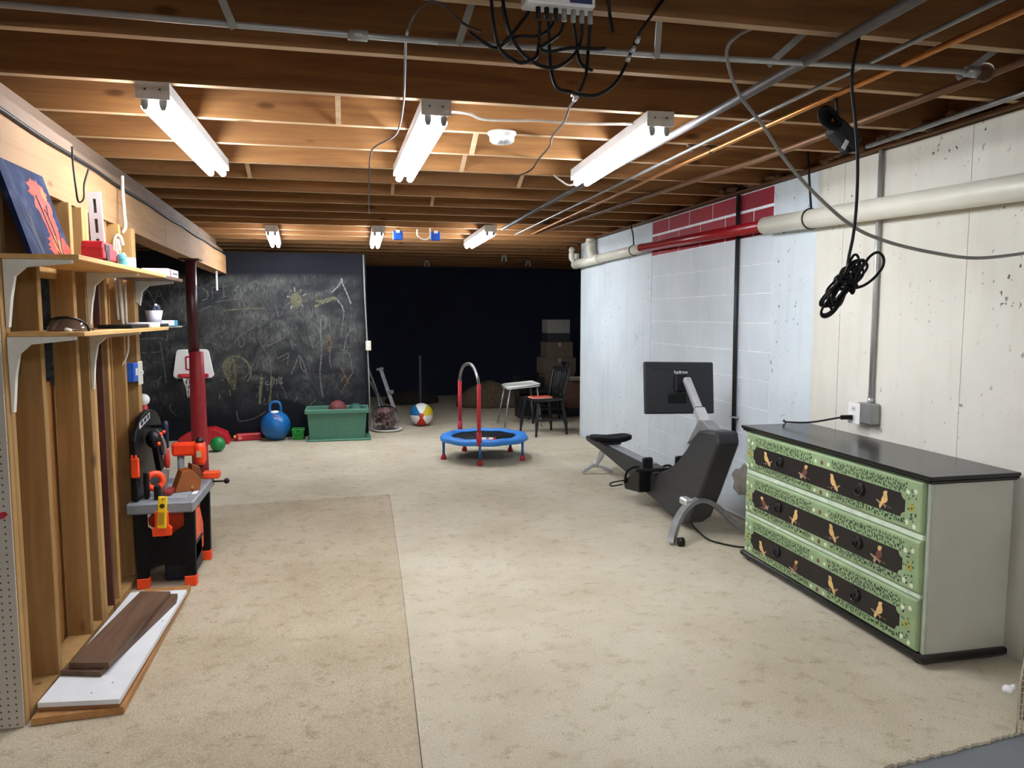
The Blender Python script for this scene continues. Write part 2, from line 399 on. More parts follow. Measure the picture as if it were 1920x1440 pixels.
# cross bridging struts
br = MB().bar((0, -0.235, 0.235), (0, 0.235, 0.0), 0.024, 0.014)
b0 = None
for (x, i) in ((-0.02, 6), (0.70, 7), (0.72, 8), (0.35, 10), (0.7, 11), (-0.6, 9), (1.2, 9)):
    Yc = 2.72 + 0.507 * (i - 4) - 0.2535
    loc = Vector((x, Yc, JZ)) - ceil.location
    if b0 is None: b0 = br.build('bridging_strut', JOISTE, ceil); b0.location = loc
    else: inst(b0, ceil, loc)
# sill plate and rim on the right wall, with dusty lumps
MB().box(2.79, 2.93, -3, 8.9, 2.385, 2.40).build('sill_plate', wood('sill_wood', '#5b3d28', '#7a5638', 'y'), ceil, world=True)
MB().box(2.89, 2.93, -3, 8.9, 2.40, 2.635).build('rim_board', SUBFL, ceil, world=True)
lump = MB()
for i in range(46):
    y = random.uniform(2.3, 5.4); lump.sphere((random.uniform(2.74, 2.86), y, 2.415 + random.uniform(0, 0.02)), (random.uniform(.02, .05), random.uniform(.03, .07), random.uniform(.012, .03)), 8, 6)
tag(lump.build('debris', plain('insulation_dust', '#6b513c', 0.95, noise=0.5, scale=40, bump=0.6), ceil, world=True), kind='stuff')

# beam on the left
def beam(p0, p1, z0, z1, w, name, mat):
    p0 = Vector(p0); p1 = Vector(p1); d = (p1 - p0).normalized(); nrm = Vector((-d.y, d.x))   # to the left
    q = [p0, p1, p1 + nrm * w, p0 + nrm * w]
    return MB().prism([tuple(a) for a in q], 'z', z0, z1).build(name, mat, ceil, world=True)
BX = lambda y: -1.2 - 0.0328 * (y - 3.57)
beam((BX(0.5), 0.5), (BX(5.95), 5.95), 2.0, 2.215, 0.14, 'beam', BEAMW)
beam((BX(5.96), 5.96), (BX(9.54), 9.54), 2.0, 2.215, 0.14, 'beam', BEAMW)
beam((BX(0.5) - 0.004, 0.5), (BX(3.86) - 0.004, 3.86), 2.224, 2.285, 0.13, 'beam_plate', wood('grey_plate_wood', '#7a6350', '#98806a', 'y'))
beam((BX(3.90) - 0.03, 3.90), (BX(9.54) - 0.03, 9.54), 2.224, 2.285, 0.10, 'beam_plate', MATS['grey_plate_wood'])
beam((BX(0.5) - 0.10, 0.5), (BX(9.54) - 0.10, 9.54), 2.285, 2.40, 0.04, 'beam_plate', MATS['grey_plate_wood'])

# right wall
wr = setting('wall_right')
MB().box(2.85, 3.0, -3.2, 8.74, -0.1, 2.385).build('backing', MORTW, wr)
MB().box(2.85, 5.4, 8.742, 8.95, -0.1, 2.385).build('backing', WHITEC, wr)
def panel(y0, y1, mat, z0=-0.012, z1=2.38): return MB().box(2.835, 2.85, y0, y1, z0, z1).build('concrete_panel', mat, wr)
E_ = [-3.2, -2.1, -1.2, -0.3, 0.6, 1.3, 2.08, 2.987, 3.895, 4.15]
for a, b in zip(E_, E_[1:]): panel(a + 0.0015, b - 0.0015 if b != 4.15 else b, CREAM)
panel(4.15, 4.628, WHITEC)
for a, b in zip([6.702, 7.35, 8.03], [7.35, 8.03, 8.75]): panel(a + 0.0012, b - 0.0012, WHITEC)
rows = [2.378, 2.251, 2.058, 1.862, 1.656, 1.45, 1.246, 1.046, 0.84, 0.636, 0.43, 0.226, 0.02]
MB().box(2.8376, 2.849, 4.631, 6.699, 0.0, 2.377).build('mortar_bed', MORTW, wr)
for i, (zt, zb) in enumerate(zip(rows, rows[1:])):
    off = 0.0 if i % 2 == 0 else -0.206
    red = i < 2
    g = 0.005 if red else 0.0026
    edges = [4.632] + [5.097 + off + 0.412 * q for q in range(-1, 6) if 4.70 < 5.097 + off + 0.412 * q < 6.66] + [6.698]
    for a, b in zip(edges, edges[1:]):
        pr = random.uniform(0, 0.0015)
        MB().box(2.8362 - pr, 2.85, a + g, b - g, zb + (0.009 if i == 0 else g), zt - (0.011 if i == 1 else g), 0.0009).build('block', REDP if red else BLOCKW, wr)
# broken hole low on the wall, patch of bare grey
hole = [(4.86, 0.20), (4.99, 0.17), (5.07, 0.20), (5.06, 0.26), (5.10, 0.30), (5.05, 0.35), (4.98, 0.37), (4.92, 0.42), (4.86, 0.40)]
MB().prism(hole, 'x', 2.8325, 2.8361).build('bare_patch', plain('bare_concrete', '#8b867a', 0.9, noise=0.2, bump=0.4), wr)
# other walls
for nm, bx in (('wall_left', (-4.7, -4.6, -3.2, 14.2, -0.1, 2.7)), ('wall_back', (-4.7, 5.5, -3.3, -3.2, -0.1, 2.7))):
    MB().box(*bx).build(nm, plain('plain_wall_paint', '#e8e5dc', 0.8)).__setitem__('kind', 'structure')
MB().box(-4.7, 5.5, 14.1, 14.25, -0.1, 2.7).build('wall_front', NAVY)['kind'] = 'structure'
MB().box(5.3, 5.45, 8.9, 14.2, -0.1, 2.7).build('wall_side', NAVY)['kind'] = 'structure'

# chalkboard wall (far left)
def chalk_mat():
    mt, nt, b = new_mat('chalkboard'); N = nt.nodes; L = nt.links
    g = N.new('ShaderNodeNewGeometry'); pos = g.outputs['Position']
    def noise(sc, det=6, scale3=None, dist=0.0):
        n = N.new('ShaderNodeTexNoise'); n.inputs['Scale'].default_value = sc; n.inputs['Detail'].default_value = det; n.inputs['Distortion'].default_value = dist
        if scale3:
            mp = N.new('ShaderNodeMapping'); mp.inputs['Scale'].default_value = scale3; L.new(pos, mp.inputs['Vector']); L.new(mp.outputs[0], n.inputs['Vector'])
        else: L.new(pos, n.inputs['Vector'])
        return n.outputs['Fac']
    def mr(f, a, bb, c=0.0, d=1.0):
        n = N.new('ShaderNodeMapRange'); n.clamp = True; n.inputs[1].default_value = a; n.inputs[2].default_value = bb; n.inputs[3].default_value = c; n.inputs[4].default_value = d
        L.new(f, n.inputs[0]); return n.outputs[0]
    def mul(a, c):
        n = N.new('ShaderNodeMath'); n.operation = 'MULTIPLY'; L.new(a, n.inputs[0]); L.new(c, n.inputs[1]); return n.outputs[0]
    sep = N.new('ShaderNodeSeparateXYZ'); L.new(pos, sep.inputs[0])
    hb = mul(mr(sep.outputs['Z'], 0.25, 0.75), mr(sep.outputs['Z'], 2.02, 1.93))       # dusty band within reach of a child
    hb = mul(hb, mr(sep.outputs['X'], 0.25, 0.1))
    dust = mul(mr(noise(2.2, 8, (1, 1, 1.4), 1.2), 0.36, 0.68), mr(noise(22, 6, (1, 1, 0.45), 1.5), 0.3, 0.75))
    fac = mul(dust, hb)
    mx = N.new('ShaderNodeMix'); mx.data_type = 'RGBA'; L.new(fac, mx.inputs[0])
    mx.inputs[6].default_value = lin('#0d0f18'); mx.inputs[7].default_value = lin('#63655f')
    mx2 = N.new('ShaderNodeMix'); mx2.data_type = 'RGBA'; L.new(mul(hb, mr(noise(0.9, 3), 0.3, 0.6)), mx2.inputs[0])
    mx2.inputs[6].default_value = (0, 0, 0, 1); mx2.inputs[7].default_value = (0.022, 0.022, 0.020, 1)
    adn = N.new('ShaderNodeMix'); adn.data_type = 'RGBA'; adn.blend_type = 'ADD'; adn.inputs[0].default_value = 1
    L.new(mx.outputs[2], adn.inputs[6]); L.new(mx2.outputs[2], adn.inputs[7])
    L.new(adn.outputs[2], b.inputs['Base Color']); b.inputs['Roughness'].default_value = 0.75; b.inputs['Specular IOR Level'].default_value = 0.25
    return mt
wf = MB().box(-4.6, 0.245, 9.55, 9.66, -0.012, 2.26).build('wall_far', chalk_mat()); wf['kind'] = 'structure'
CY = 9.549
def stroke(name, pts, mat, wd=0.014, n=6, closed=False):
    mb = MB(); pl = pts if isinstance(pts[0][0], (tuple, list)) else [pts]
    for q in pl:
        P3 = [at(x, y, CY) for (x, y) in q]
        P3 = catmull(P3, n) if len(P3) > 2 else P3
        vs = []
        for i, p in enumerate(P3):
            t = (P3[min(i + 1, len(P3) - 1)] - P3[max(i - 1, 0)]); t.y = 0; t.normalize()
            nrm = Vector((-t.z, 0, t.x)) * wd / 2 * random.uniform(0.7, 1.25)
            vs += [p + nrm, p - nrm, p + nrm + Vector((0, 0.0008, 0)), p - nrm + Vector((0, 0.0008, 0))]
        fs = []
        for i in range(len(P3) - 1):
            a = 4 * i; fs += [(a, a + 1, a + 5, a + 4), (a + 2, a + 6, a + 7, a + 3), (a, a + 4, a + 6, a + 2), (a + 1, a + 3, a + 7, a + 5)]
        mb.add(vs, fs)
    return mb.build(name, mat, wf, world=True)
# the big faded letters along the top
stroke('chalk_letter', [[(266, 566), (275, 543), (291, 568)]], CHALKD, 0.014)
stroke('chalk_letter', [[(290, 566), (297, 540), (308, 566)], [(293, 556), (305, 555)]], CHALKD, 0.014, 1)
stroke('chalk_letter', [[(318, 566), (320, 545), (334, 562), (337, 543)]], CHALKD, 0.012, 1)
stroke('chalk_letter', [[(337, 557), (349, 553)], [(343, 547), (345, 564)]], CHALKD, 0.012, 1)
stroke('chalk_letter', [[(380, 541), (389, 548), (388, 560), (378, 563)]], CHALKW, 0.012)
stroke('chalk_letter', [[(398, 538), (399, 560)], [(398, 539), (411, 537)], [(399, 549), (409, 548)]], CHALKD, 0.012, 1)
stroke('chalk_letter', [[(413, 538), (426, 537)], [(419, 538), (420, 557)], [(414, 558), (427, 556)]], CHALKD, 0.012, 1)
stroke('chalk_letter', [[(450, 538), (440, 540), (444, 548), (452, 552), (448, 560), (438, 559)]], CHALKD, 0.012)
stroke('chalk_underline', [[(405, 566), (430, 562), (452, 562)]], CHALKD, 0.014)
stroke('chalk_underline', [[(420, 582), (460, 579), (497, 578)]], CHALKY, 0.018)
# the sun
mb = MB(); c = at(555, 562, CY)
ring = [c + Vector((0.068 * math.cos(a) * random.uniform(.9, 1.1), 0, 0.082 * math.sin(a) * random.uniform(.92, 1.08))) for a in [2 * math.pi * i / 18 for i in range(18)]]
mb.add([p for p in ring] + [p + Vector((0, 0.0008, 0)) for p in ring], [list(range(18)), list(range(18, 36))[::-1]])
mb.build('chalk_sun', CHALKY, wf, world=True)
for i, (dx, dy) in enumerate([(-15, -6), (-11, -18), (-3, -21), (9, -18), (17, -10), (19, 2), (12, 11), (2, 15), (-9, 15), (-15, 8)]):
    l = math.hypot(dx, dy); stroke('chalk_ray', [(555 + dx * 0.72, 562 + dy * 0.72), (555 + dx * 1.12, 562 + dy * 1.12)], CHALKY if i % 2 else CHALKW, 0.02)
stroke('chalk_figure', [[(590, 575), (604, 568), (622, 562), (632, 560)], [(591, 565), (597, 563)], [(597, 566), (608, 563), (618, 560), (629, 557)]], CHALKY, 0.03)
stroke('chalk_figure', [[(632, 562), (640, 572), (645, 585)], [(622, 548), (635, 536), (640, 528), (646, 540), (653, 556), (658, 570)], [(640, 522), (642, 530)]], CHALKW, 0.018)
stroke('chalk_scribble', [[(603, 590), (601, 620), (603, 660), (600, 700), (603, 730), (606, 745)]], CHALKD, 0.022)
stroke('chalk_scribble', [[(617, 605), (620, 640), (618, 675), (621, 690)]], CHALKD, 0.014)
stroke('chalk_scribble', [[(617, 630), (616, 645), (618, 660)], [(613, 650), (620, 640), (617, 660)]], CHALKO, 0.04)
stroke('chalk_scribble', [[(645, 585), (642, 610), (640, 632)], [(668, 613), (655, 622), (648, 640), (645, 665), (652, 655)], [(640, 655), (655, 665), (662, 700)]], CHALKD, 0.016)
stroke('chalk_scribble', [[(640, 690), (655, 720)], [(660, 700), (640, 735)], [(645, 705), (640, 716)]], CHALKO, 0.016)
stroke('chalk_loop', [[(438, 728), (424, 705), (419, 685), (428, 672), (445, 668), (460, 676), (470, 690), (470, 705), (464, 715)]], CHALKY, 0.022)
stroke('chalk_loop', [[(436, 725), (428, 700), (424, 684), (434, 672), (441, 690), (439, 730), (432, 706), (430, 686), (438, 674), (440, 700), (437, 728)]], CHALKY, 0.03)
stroke('chalk_loop', [[(456, 676), (465, 684), (468, 700)], [(430, 730), (432, 742)], [(412, 738), (412, 748)]], CHALKY, 0.015)
stroke('chalk_line', [[(491, 707), (489, 728), (487, 758)]], CHALKY, 0.034)
stroke('chalk_line', [[(510, 706), (508, 730), (505, 758)]], CHALKY, 0.026)
stroke('chalk_letter', [[(503, 715), (498, 717), (499, 722), (505, 720)]], CHALKW, 0.01)
stroke('chalk_letter', [[(514, 708), (514, 720)]], CHALKW, 0.01)
stroke('chalk_letter', [[(519, 709), (519, 721)]], CHALKW, 0.01)
stroke('chalk_letter', [[(522, 707), (524, 719)], [(523, 707), (529, 709), (524, 714), (530, 717), (524, 721)]], CHALKW, 0.01)
stroke('chalk_scribble', [[(495, 655), (505, 672), (508, 700), (507, 740)], [(488, 640), (493, 650), (500, 640)], [(500, 650), (520, 640), (533, 632)], [(520, 672), (540, 662)]], CHALKD, 0.013)
stroke('chalk_scribble', [[(546, 702), (555, 680), (562, 667), (572, 690), (578, 712)], [(562, 668), (565, 690), (575, 700)]], CHALKD, 0.014)
stroke('chalk_scribble', [[(440, 645), (447, 632), (462, 622), (475, 615)], [(447, 635), (450, 650), (458, 645), (455, 632)], [(472, 632), (480, 642)], [(485, 610), (490, 622)], [(555, 648), (545, 640), (550, 655)], [(580, 630), (585, 645), (588, 655)]], CHALKD, 0.012)
stroke('chalk_scribble', [[(520, 738), (522, 752)], [(530, 725), (538, 748)], [(444, 770), (446, 785), (453, 790), (480, 783), (500, 770)]], CHALKD, 0.01)
stroke('chalk_scribble', [[(300, 640), (308, 690), (312, 720)], [(262, 636), (300, 634), (313, 637), (314, 616)], [(265, 661), (275, 662)], [(282, 661), (297, 660)]], CHALKD, 0.014)
stroke('chalk_scribble', [[(515, 568), (520, 585), (523, 595)], [(372, 585), (395, 574), (405, 580)], [(385, 640), (410, 648), (425, 655), (432, 645)]], CHALKD, 0.014)
for i in range(34):
    x = random.uniform(290, 660); y = random.uniform(590, 770)
    stroke('chalk_scribble', [(x, y), (x + random.uniform(-10, 10), y + random.uniform(-6, 14)), (x + random.uniform(-14, 14), y + random.uniform(4, 26))], CHALKD, 0.009)

# ================================================================== STUD WALL (left)
sw = setting('trim_1')
SX = -1.18
def stud(y0, y1, depth, name='stud', mat=STUDW, z0=0.0, z1=1.995, x1=SX): return MB().box(x1 - depth, x1, y0, y1, z0, z1, 0.002).build(name, mat, sw)
stud(2.945, 2.978, 0.10); stud(2.981, 3.014, 0.10)
stud(3.274, 3.312, 0.105)
stud(3.668, 3.706, 0.095)
stud(3.829, 3.872, 0.10); stud(3.876, 3.918, 0.10)
stud(4.02, 4.038, 0.09, 'maroon_strip', MAROONB)
stud(4.110, 4.148, 0.10)
stud(4.36, 4.385, 0.04, 'batten', PLYW, x1=-1.235)
stud(4.48, 4.51, 0.08, x1=-1.20)
stud(4.645, 4.72, 0.10)
MB().box(-1.280, SX - .001, 2.95, 4.72, 0.0, 0.036, 0.002).build('bottom_plate', STUDW, sw)
for a, b, zt in ((2.96, 3.66, 1.21), (3.662, 4.2, 1.19), (4.202, 4.40, 1.985), (4.402, 4.70, 1.985)):
    MB().box(-1.302, -1.290, a, b, 0.0, zt).build('backing_panel', PLYW, sw)
MB().box(-1.28, -1.24, 3.32, 3.66, 1.66, 1.72).build('nailing_block', STUDW, sw)
# pegboard
def peg_mat():
    mt, nt, b = new_mat('pegboard'); N = nt.nodes; L = nt.links
    tc = N.new('ShaderNodeTexCoord')
    sc = N.new('ShaderNodeVectorMath'); sc.operation = 'SCALE'; sc.inputs['Scale'].default_value = 1 / 0.0254; L.new(tc.outputs['Object'], sc.inputs[0])
    fr = N.new('ShaderNodeVectorMath'); fr.operation = 'FRACTION'; L.new(sc.outputs[0], fr.inputs[0])
    sb = N.new('ShaderNodeVectorMath'); sb.operation = 'SUBTRACT'; sb.inputs[1].default_value = (.5, .5, .5); L.new(fr.outputs[0], sb.inputs[0])
    ml = N.new('ShaderNodeVectorMath'); ml.operation = 'MULTIPLY'; ml.inputs[1].default_value = (1, 0, 1); L.new(sb.outputs[0], ml.inputs[0])
    ln = N.new('ShaderNodeVectorMath'); ln.operation = 'LENGTH'; L.new(ml.outputs[0], ln.inputs[0])
    rp = N.new('ShaderNodeValToRGB'); rp.color_ramp.elements[0].position = 0.11; rp.color_ramp.elements[1].position = 0.16
    rp.color_ramp.elements[0].color = lin('#3a342c'); rp.color_ramp.elements[1].color = lin('#b3aa9c')
    L.new(ln.outputs['Value'], rp.inputs['Fac']); L.new(rp.outputs['Color'], b.inputs['Base Color']); b.inputs['Roughness'].default_value = 0.6
    return mt
pegt = thing('pegboard', 'white pegboard panel at the left edge, nailed to the end of the stud wall', 'pegboard', (-1.75, 2.935, 0))
MB().box(-2.4, -1.182, 2.932, 2.940, 0.0, 1.95, 0.001).build('panel', peg_mat(), pegt, world=True)
MB().prism([(-1.24, 0.80), (-1.200, 0.806), (-1.192, 0.795), (-1.205, 0.782), (-1.24, 0.772)], 'y', 2.9312, 2.932).build('red_smear', REDPL, pegt, world=True)

# post
post = thing('support_post', 'round steel support post under the beam, maroon above and thick red below', 'post', (-1.325, 7.1, 0))
MB().cyl((-1.335, 7.1, 1.17), (-1.335, 7.1, 1.985), 0.046, seg=24).build('upper_pole', plain('maroon_paint', '#47191c', 0.35), post, world=True)
MB().box(-1.42, -1.25, 7.02, 7.18, 1.985, 1.9985, 0.003).build('cap_plate', MATS['maroon_paint'], post, world=True)
MB().lathe([(0.072, 0), (0.068, 0.4), (0.064, 0.9), (0.060, 1.175), (0.050, 1.185)], (-1.315, 7.1, 0), 28).build('sleeve', plain('red_sleeve', '#9c1a22', 0.5, noise=0.15, scale=30, bump=0.3), post, world=True)

# ================================================================== LIGHTS
HOUS = plain('fixture_white', '#dcdcd8', 0.4, noise=0.03)
SOCK = plain('socket_grey', '#8a8a86', 0.5)
def make_fixture(label, loc, rz, length):
    t = thing('fluorescent_light', label, 'light', loc, rz, 'two-tube strip lights under the joists')
    MB().prism([(-.060, 0), (.060, 0), (.060, -.045), (.042, -.062), (-.042, -.062), (-.060, -.045)], 'y', 0.004, length - 0.004).build('housing', HOUS, t)
    for y in (0, length - 0.004): MB().box(-.062, .062, y, y + 0.004, -.066, 0).build('end_plate', plain('end_plate_grey', '#dcd8cf', 0.5), t)
    for x in (-.027, .027): MB().box(x - .003, x + .003, -0.002, 0, -.032, -.026).build('knockout', BLACK, t)
    for sx in (-1, 1):
        for y in (0.012, length - 0.032):
            MB().prism([(sx * .033 - .013, -.058), (sx * .033 + .013, -.058), (sx * .033 + .013, -.088), (sx * .033 + .008, -.102), (sx * .033 - .008, -.102), (sx * .033 - .013, -.088)], 'y', y, y + 0.02).build('lamp_holder', SOCK, t)
        MB().cyl((sx * .033, 0.034, -.086), (sx * .033, length - 0.034, -.086), 0.0185, seg=14).build('tube', TUBE, t)
    return t
FX = [('left strip light of the near row, beside the left beam', (-0.715, 3.20), (-0.71, 4.66)), ('middle strip light of the near row, left of the smoke detector', (0.382, 3.20), (0.352, 4.62)),
      ('right strip light of the near row, beside the pipes', (1.372, 3.17), (1.43, 4.52)), ('left strip light of the far row, nearest the beam end', (-0.715, 7.88), (-0.80, 9.28)),
      ('middle strip light of the far row, left of the blue boxes', (0.325, 7.70), (0.345, 9.15)), ('right strip light of the far row, with a pipe beside it', (1.42, 7.42), (1.44, 8.92))]
for i, (lb, a, b) in enumerate(FX):
    d = Vector(b) - Vector(a); make_fixture(lb, (a[0], a[1], JZ - 0.001), -math.atan2(d.x, d.y), d.length)
for lb, x in (('left', -0.72), ('middle', 0.37), ('right', 1.4)):  # unseen row, assumed and added to brighten the near floor and walls
    make_fixture(lb + ' strip light of the assumed row added behind the viewer', (x, -1.4, JZ - 0.001), 0, 1.45)

# ================================================================== RIGHT WALL: PIPES, CONDUITS
dp = thing('drain_pipe', 'thick drain pipe along the right wall, ivory at both ends and red in the middle', 'pipe', (2.76, 4.6, 2.09))
MB().tube([(2.765, 1.2, 1.985), (2.765, 2.63, 2.034), (2.765, 4.62, 2.104)], 0.058, 20).build('ivory_section', IVORY, dp, world=True)
MB().tube([(2.757, 4.60, 2.104), (2.757, 6.78, 2.142)], 0.040, 20).build('red_section', REDPIPE, dp, world=True)
MB().tube([(2.77, 6.76, 2.142), (2.77, 8.05, 2.137)], 0.047, 20).build('ivory_section', IVORY, dp, world=True)
MB().tube([(2.77, 8.0, 2.137), (2.77, 8.92, 2.128)], 0.054, 20).sphere((2.77, 8.92, 2.128), 0.056).build('ivory_section', IVORY, dp, world=True)
MB().tube([(2.77, 8.20, 2.13), (2.765, 8.30, 2.22), (2.76, 8.32, 2.30), (2.76, 8.32, 2.384)], 0.050, 16, 5).build('wye_branch', IVORY, dp, world=True)
MB().cyl((2.76, 8.32, 2.30), (2.76, 8.32, 2.35), 0.058).build('coupling', IVORY, dp, world=True)
for x_, y_ in ((2.70, 8.86), (2.80, 8.97)):
    MB().tube([(2.77, 8.90, 2.14), (x_, y_, 2.20), (x_, y_, 2.27)], 0.032, 12, 4).build('vent_stub', IVORY, dp, world=True)
MB().sphere((2.70, 8.86, 2.30), 0.038, 12, 8).build('vent_cap', IVORY, dp, world=True)
# pipe hangers
def hanger(Y, z, r, x, top, label):
    t = thing('pipe_hanger', label, 'hanger', (x, Y, z), 0, 'hangers holding the drain pipe')
    MB().tube([(x + (r + .003) * math.cos(a), Y, z + (r + .003) * math.sin(a)) for a in [2 * math.pi * i / 24 for i in range(24)]], 0.005, 6, closed=True).build('ring', plain('black_iron', '#2b2523', 0.6, 0.4), t, world=True)
    MB().tube([(x, Y, z + r), (x - .005, Y + .01, z + r + .10), (x - .03, Y + .02, top)], 0.007, 8).build('rod', MATS['black_iron'], t, world=True)
hanger(4.11, 2.087, 0.058, 2.765, 2.55, 'black ring hanger on the ivory drain pipe, near the red section')
hanger(7.0, 2.141, 0.047, 2.77, 2.40, 'black ring hanger on the ivory drain pipe, beyond the red section')
# black pipe on the block infill
bp = thing('black_pipe', 'thin black vertical pipe down the white block infill behind the drain pipe', 'pipe', (2.815, 5.06, 0.57))
MB().tube([(2.816, 5.075, 2.378), (2.816, 5.07, 1.4), (2.816, 5.055, 0.62)], 0.016, 10).build('pipe', plain('black_pipe_paint', '#1f1c1b', 0.5, noise=0.6, scale=12), bp, world=True)
MB().cyl((2.816, 5.055, 0.56), (2.816, 5.055, 0.635), 0.021, seg=10).build('end_cap', BLACKM, bp, world=True)
MB().box(2.80, 2.834, 5.01, 5.10, 0.74, 0.752).build('pipe_clip', STEEL, bp, world=True)
# conduit and outlet
cn = thing('wall_conduit', 'vertical silver conduit on the cream wall above the dresser, ending in an outlet', 'conduit', (2.81, 3.57, 0.9))
MB().tube([(2.815, 3.575, 2.383), (2.815, 3.575, 1.03)], 0.0125, 12).build('conduit', STEEL, cn, world=True)
MB().box(2.775, 2.834, 3.515, 3.635, 0.905, 1.02, 0.006).build('outlet_box', LGREY, cn, world=True)
fp = MB().box(2.769, 2.775, 3.60, 3.70, 0.895, 1.015, 0.003).build('face_plate', WHITEP, cn, world=True)
for z in (0.93, 0.98): MB().box(2.7675, 2.769, 3.635, 3.665, z - .015, z + .015, 0.0005).build('receptacle', plain('receptacle_white', '#d4d2cc', 0.4), fp, world=True)
for y in (3.643, 3.657): MB().box(2.767, 2.7675, y - .0015, y + .0015, .975, .987).build('slot', BLACK, fp, world=True)
MB().cyl((2.815, 3.575, 1.015), (2.815, 3.575, 1.05), 0.017, seg=12).build('connector', STEEL, cn, world=True)
pc = thing('power_cord', 'black power cord plugged into the outlet and dropping behind the dresser', 'cord', (2.70, 3.9, 0.84))
MB().tube([(2.765, 3.66, 0.932), (2.72, 3.70, 0.925), (2.64, 3.85, 0.88), (2.60, 4.02, 0.858), (2.62, 4.10, 0.852), (2.70, 4.20, 0.82), (2.78, 4.24, 0.6)], 0.0055, 8, 6).build('cord', CABLEB, pc, world=True)
MB().bar((2.767, 3.655, 0.932), (2.725, 3.70, 0.926), 0.022, 0.024).build('plug', BLACK, pc, world=True)

# pipes under the joists, running along the room
def run(name, pts, r, mat, label, cat='pipe', seg=10, sm=0): return one(name, MB().tube(pts, r, seg, sm), mat, label, cat)
run('grey_pipe', [(1.54, 0.3, 2.368), (1.555, 3.0, 2.368), (1.535, 6.3, 2.362), (1.535, 7.40, 2.362)], 0.018, plain('dull_grey_pipe', '#605b58', 0.5, 0.2), 'grey pipe under the joists, just right of the strip lights')
run('thin_pipe', [(1.79, 0.3, 2.375), (1.79, 4.2, 2.375), (1.80, 8.0, 2.375)], 0.0085, LGREY, 'thin grey pipe under the joists beside the copper one')
run('copper_pipe', [(1.91, 0.3, 2.372), (1.91, 4.4, 2.372), (1.96, 7.9, 2.372)], 0.011, COPPER, 'shiny copper pipe under the joists')
run('brown_pipe', [(2.30, 1.0, 2.375), (2.29, 3.9, 2.375), (2.21, 4.73, 2.375), (2.0, 7.8, 2.375)], 0.016, plain('tarnished_copper', '#7a5a40', 0.5, 0.5), 'tarnished brown pipe under the joists, right of the copper pipe')
run('edge_conduit', [(2.66, 0.8, 2.38), (2.64, 2.5, 2.38), (2.67, 3.5, 2.38)], 0.013, LGREY, 'grey conduit along the top of the cream wall', 'conduit')
for i, (x, y) in enumerate(((1.80, 3.74), (1.91, 3.74))):
    one('pipe_strap', MB().box(x - .03, x + .03, y - .012, y + .012, 2.388, 2.399, 0.002).cyl((x, y, 2.36), (x, y, 2.39), 0.013, seg=8), plain('rusty_strap', '#4a3426', 0.7), ('small rusty clip on the %s pipe' % ('thin grey', 'copper')[i]), 'clip', 'clips on the thin pipes')
# crosswise conduit hanging under the nearest joists
em = thing('ceiling_conduit', 'long silver conduit hung crosswise under the nearest joists, with a bare bulb at its end', 'conduit', (0.6, 2.4, 2.36))
MB().tube([(-1.9, 2.39, 2.36), (0.0, 2.44, 2.362), (0.3, 2.44, 2.362)], 0.0098, 12).build('conduit', STEEL, em, world=True)
MB().tube([(0.3, 2.44, 2.362), (1.1, 2.40, 2.362), (2.19, 2.325, 2.362)], 0.0098, 12).build('conduit', STEEL, em, world=True)
MB().cyl((0.02, 2.44, 2.362), (0.08, 2.44, 2.362), 0.0165, seg=12).build('coupling', STEEL, em, world=True)
MB().cyl((2.16, 2.327, 2.362), (2.205, 2.323, 2.362), 0.018, 0.02, seg=12).build('bulb_socket', LGREY, em, world=True)
MB().sphere((2.235, 2.322, 2.362), 0.033, 16, 12).build('bulb', glass('bulb_glass', '#f2f2f0'), em, world=True)
for (x, dx) in ((-0.31, -0.07), (0.36, 0.05), (1.02, -0.07), (1.42, 0.16), (2.16, 0.18)):
    MB().bar((x, 2.43 - .03 * max(x, 0), 2.35), (x + dx, 2.40 - .2, 2.52), 0.022, 0.004, (0, 1, 0)).build('hanger_strap', plain('zinc_strap', '#8d8a84', 0.5, 0.4), em, world=True)

# smoke detector
sd = thing('smoke_detector', 'round white smoke detector under the joists between the middle and right strip lights', 'smoke detector', (0.765, 3.66, 2.36))
MB().lathe([(0.070, 2.399), (0.070, 2.388), (0.064, 2.386)][::-1], (0.765, 3.70, 0), 28).build('base', WHITEP, sd, world=True)
MB().lathe([(0.03, 2.346), (0.052, 2.350), (0.060, 2.358), (0.062, 2.386)], (0.765, 3.70, 0), 28).build('cover', WHITEP, sd, world=True)
for i in range(3): MB().box(0.74 + .018 * i, 0.748 + .018 * i, 3.645, 3.70, 2.343, 2.349, M=None).build('vent_fin', plain('vent_grey', '#b9bbbc', 0.5), sd, world=True)
# blue boxes
for i, (x, lb) in enumerate(((0.535, 'left blue plastic junction box on a far joist'), (0.925, 'right blue plastic junction box on a far joist'))):
    t = thing('junction_box', lb, 'electrical box', (x, 7.93, 2.30), 0, 'blue boxes on the far joists')
    MB().box(x - .05, x + .05, 7.90, 7.95, 2.285, 2.375, 0.004).build('box', BLUEBOX, t, world=True)
    MB().box(x - .02, x + .02, 7.885, 7.90, 2.355, 2.385, 0.003).build('bracket', WHITEP, t, world=True)
    MB().box(x - .03, x + .03, 7.90, 7.95, 2.375, 2.399).build('mount', JOIST, t, world=True)
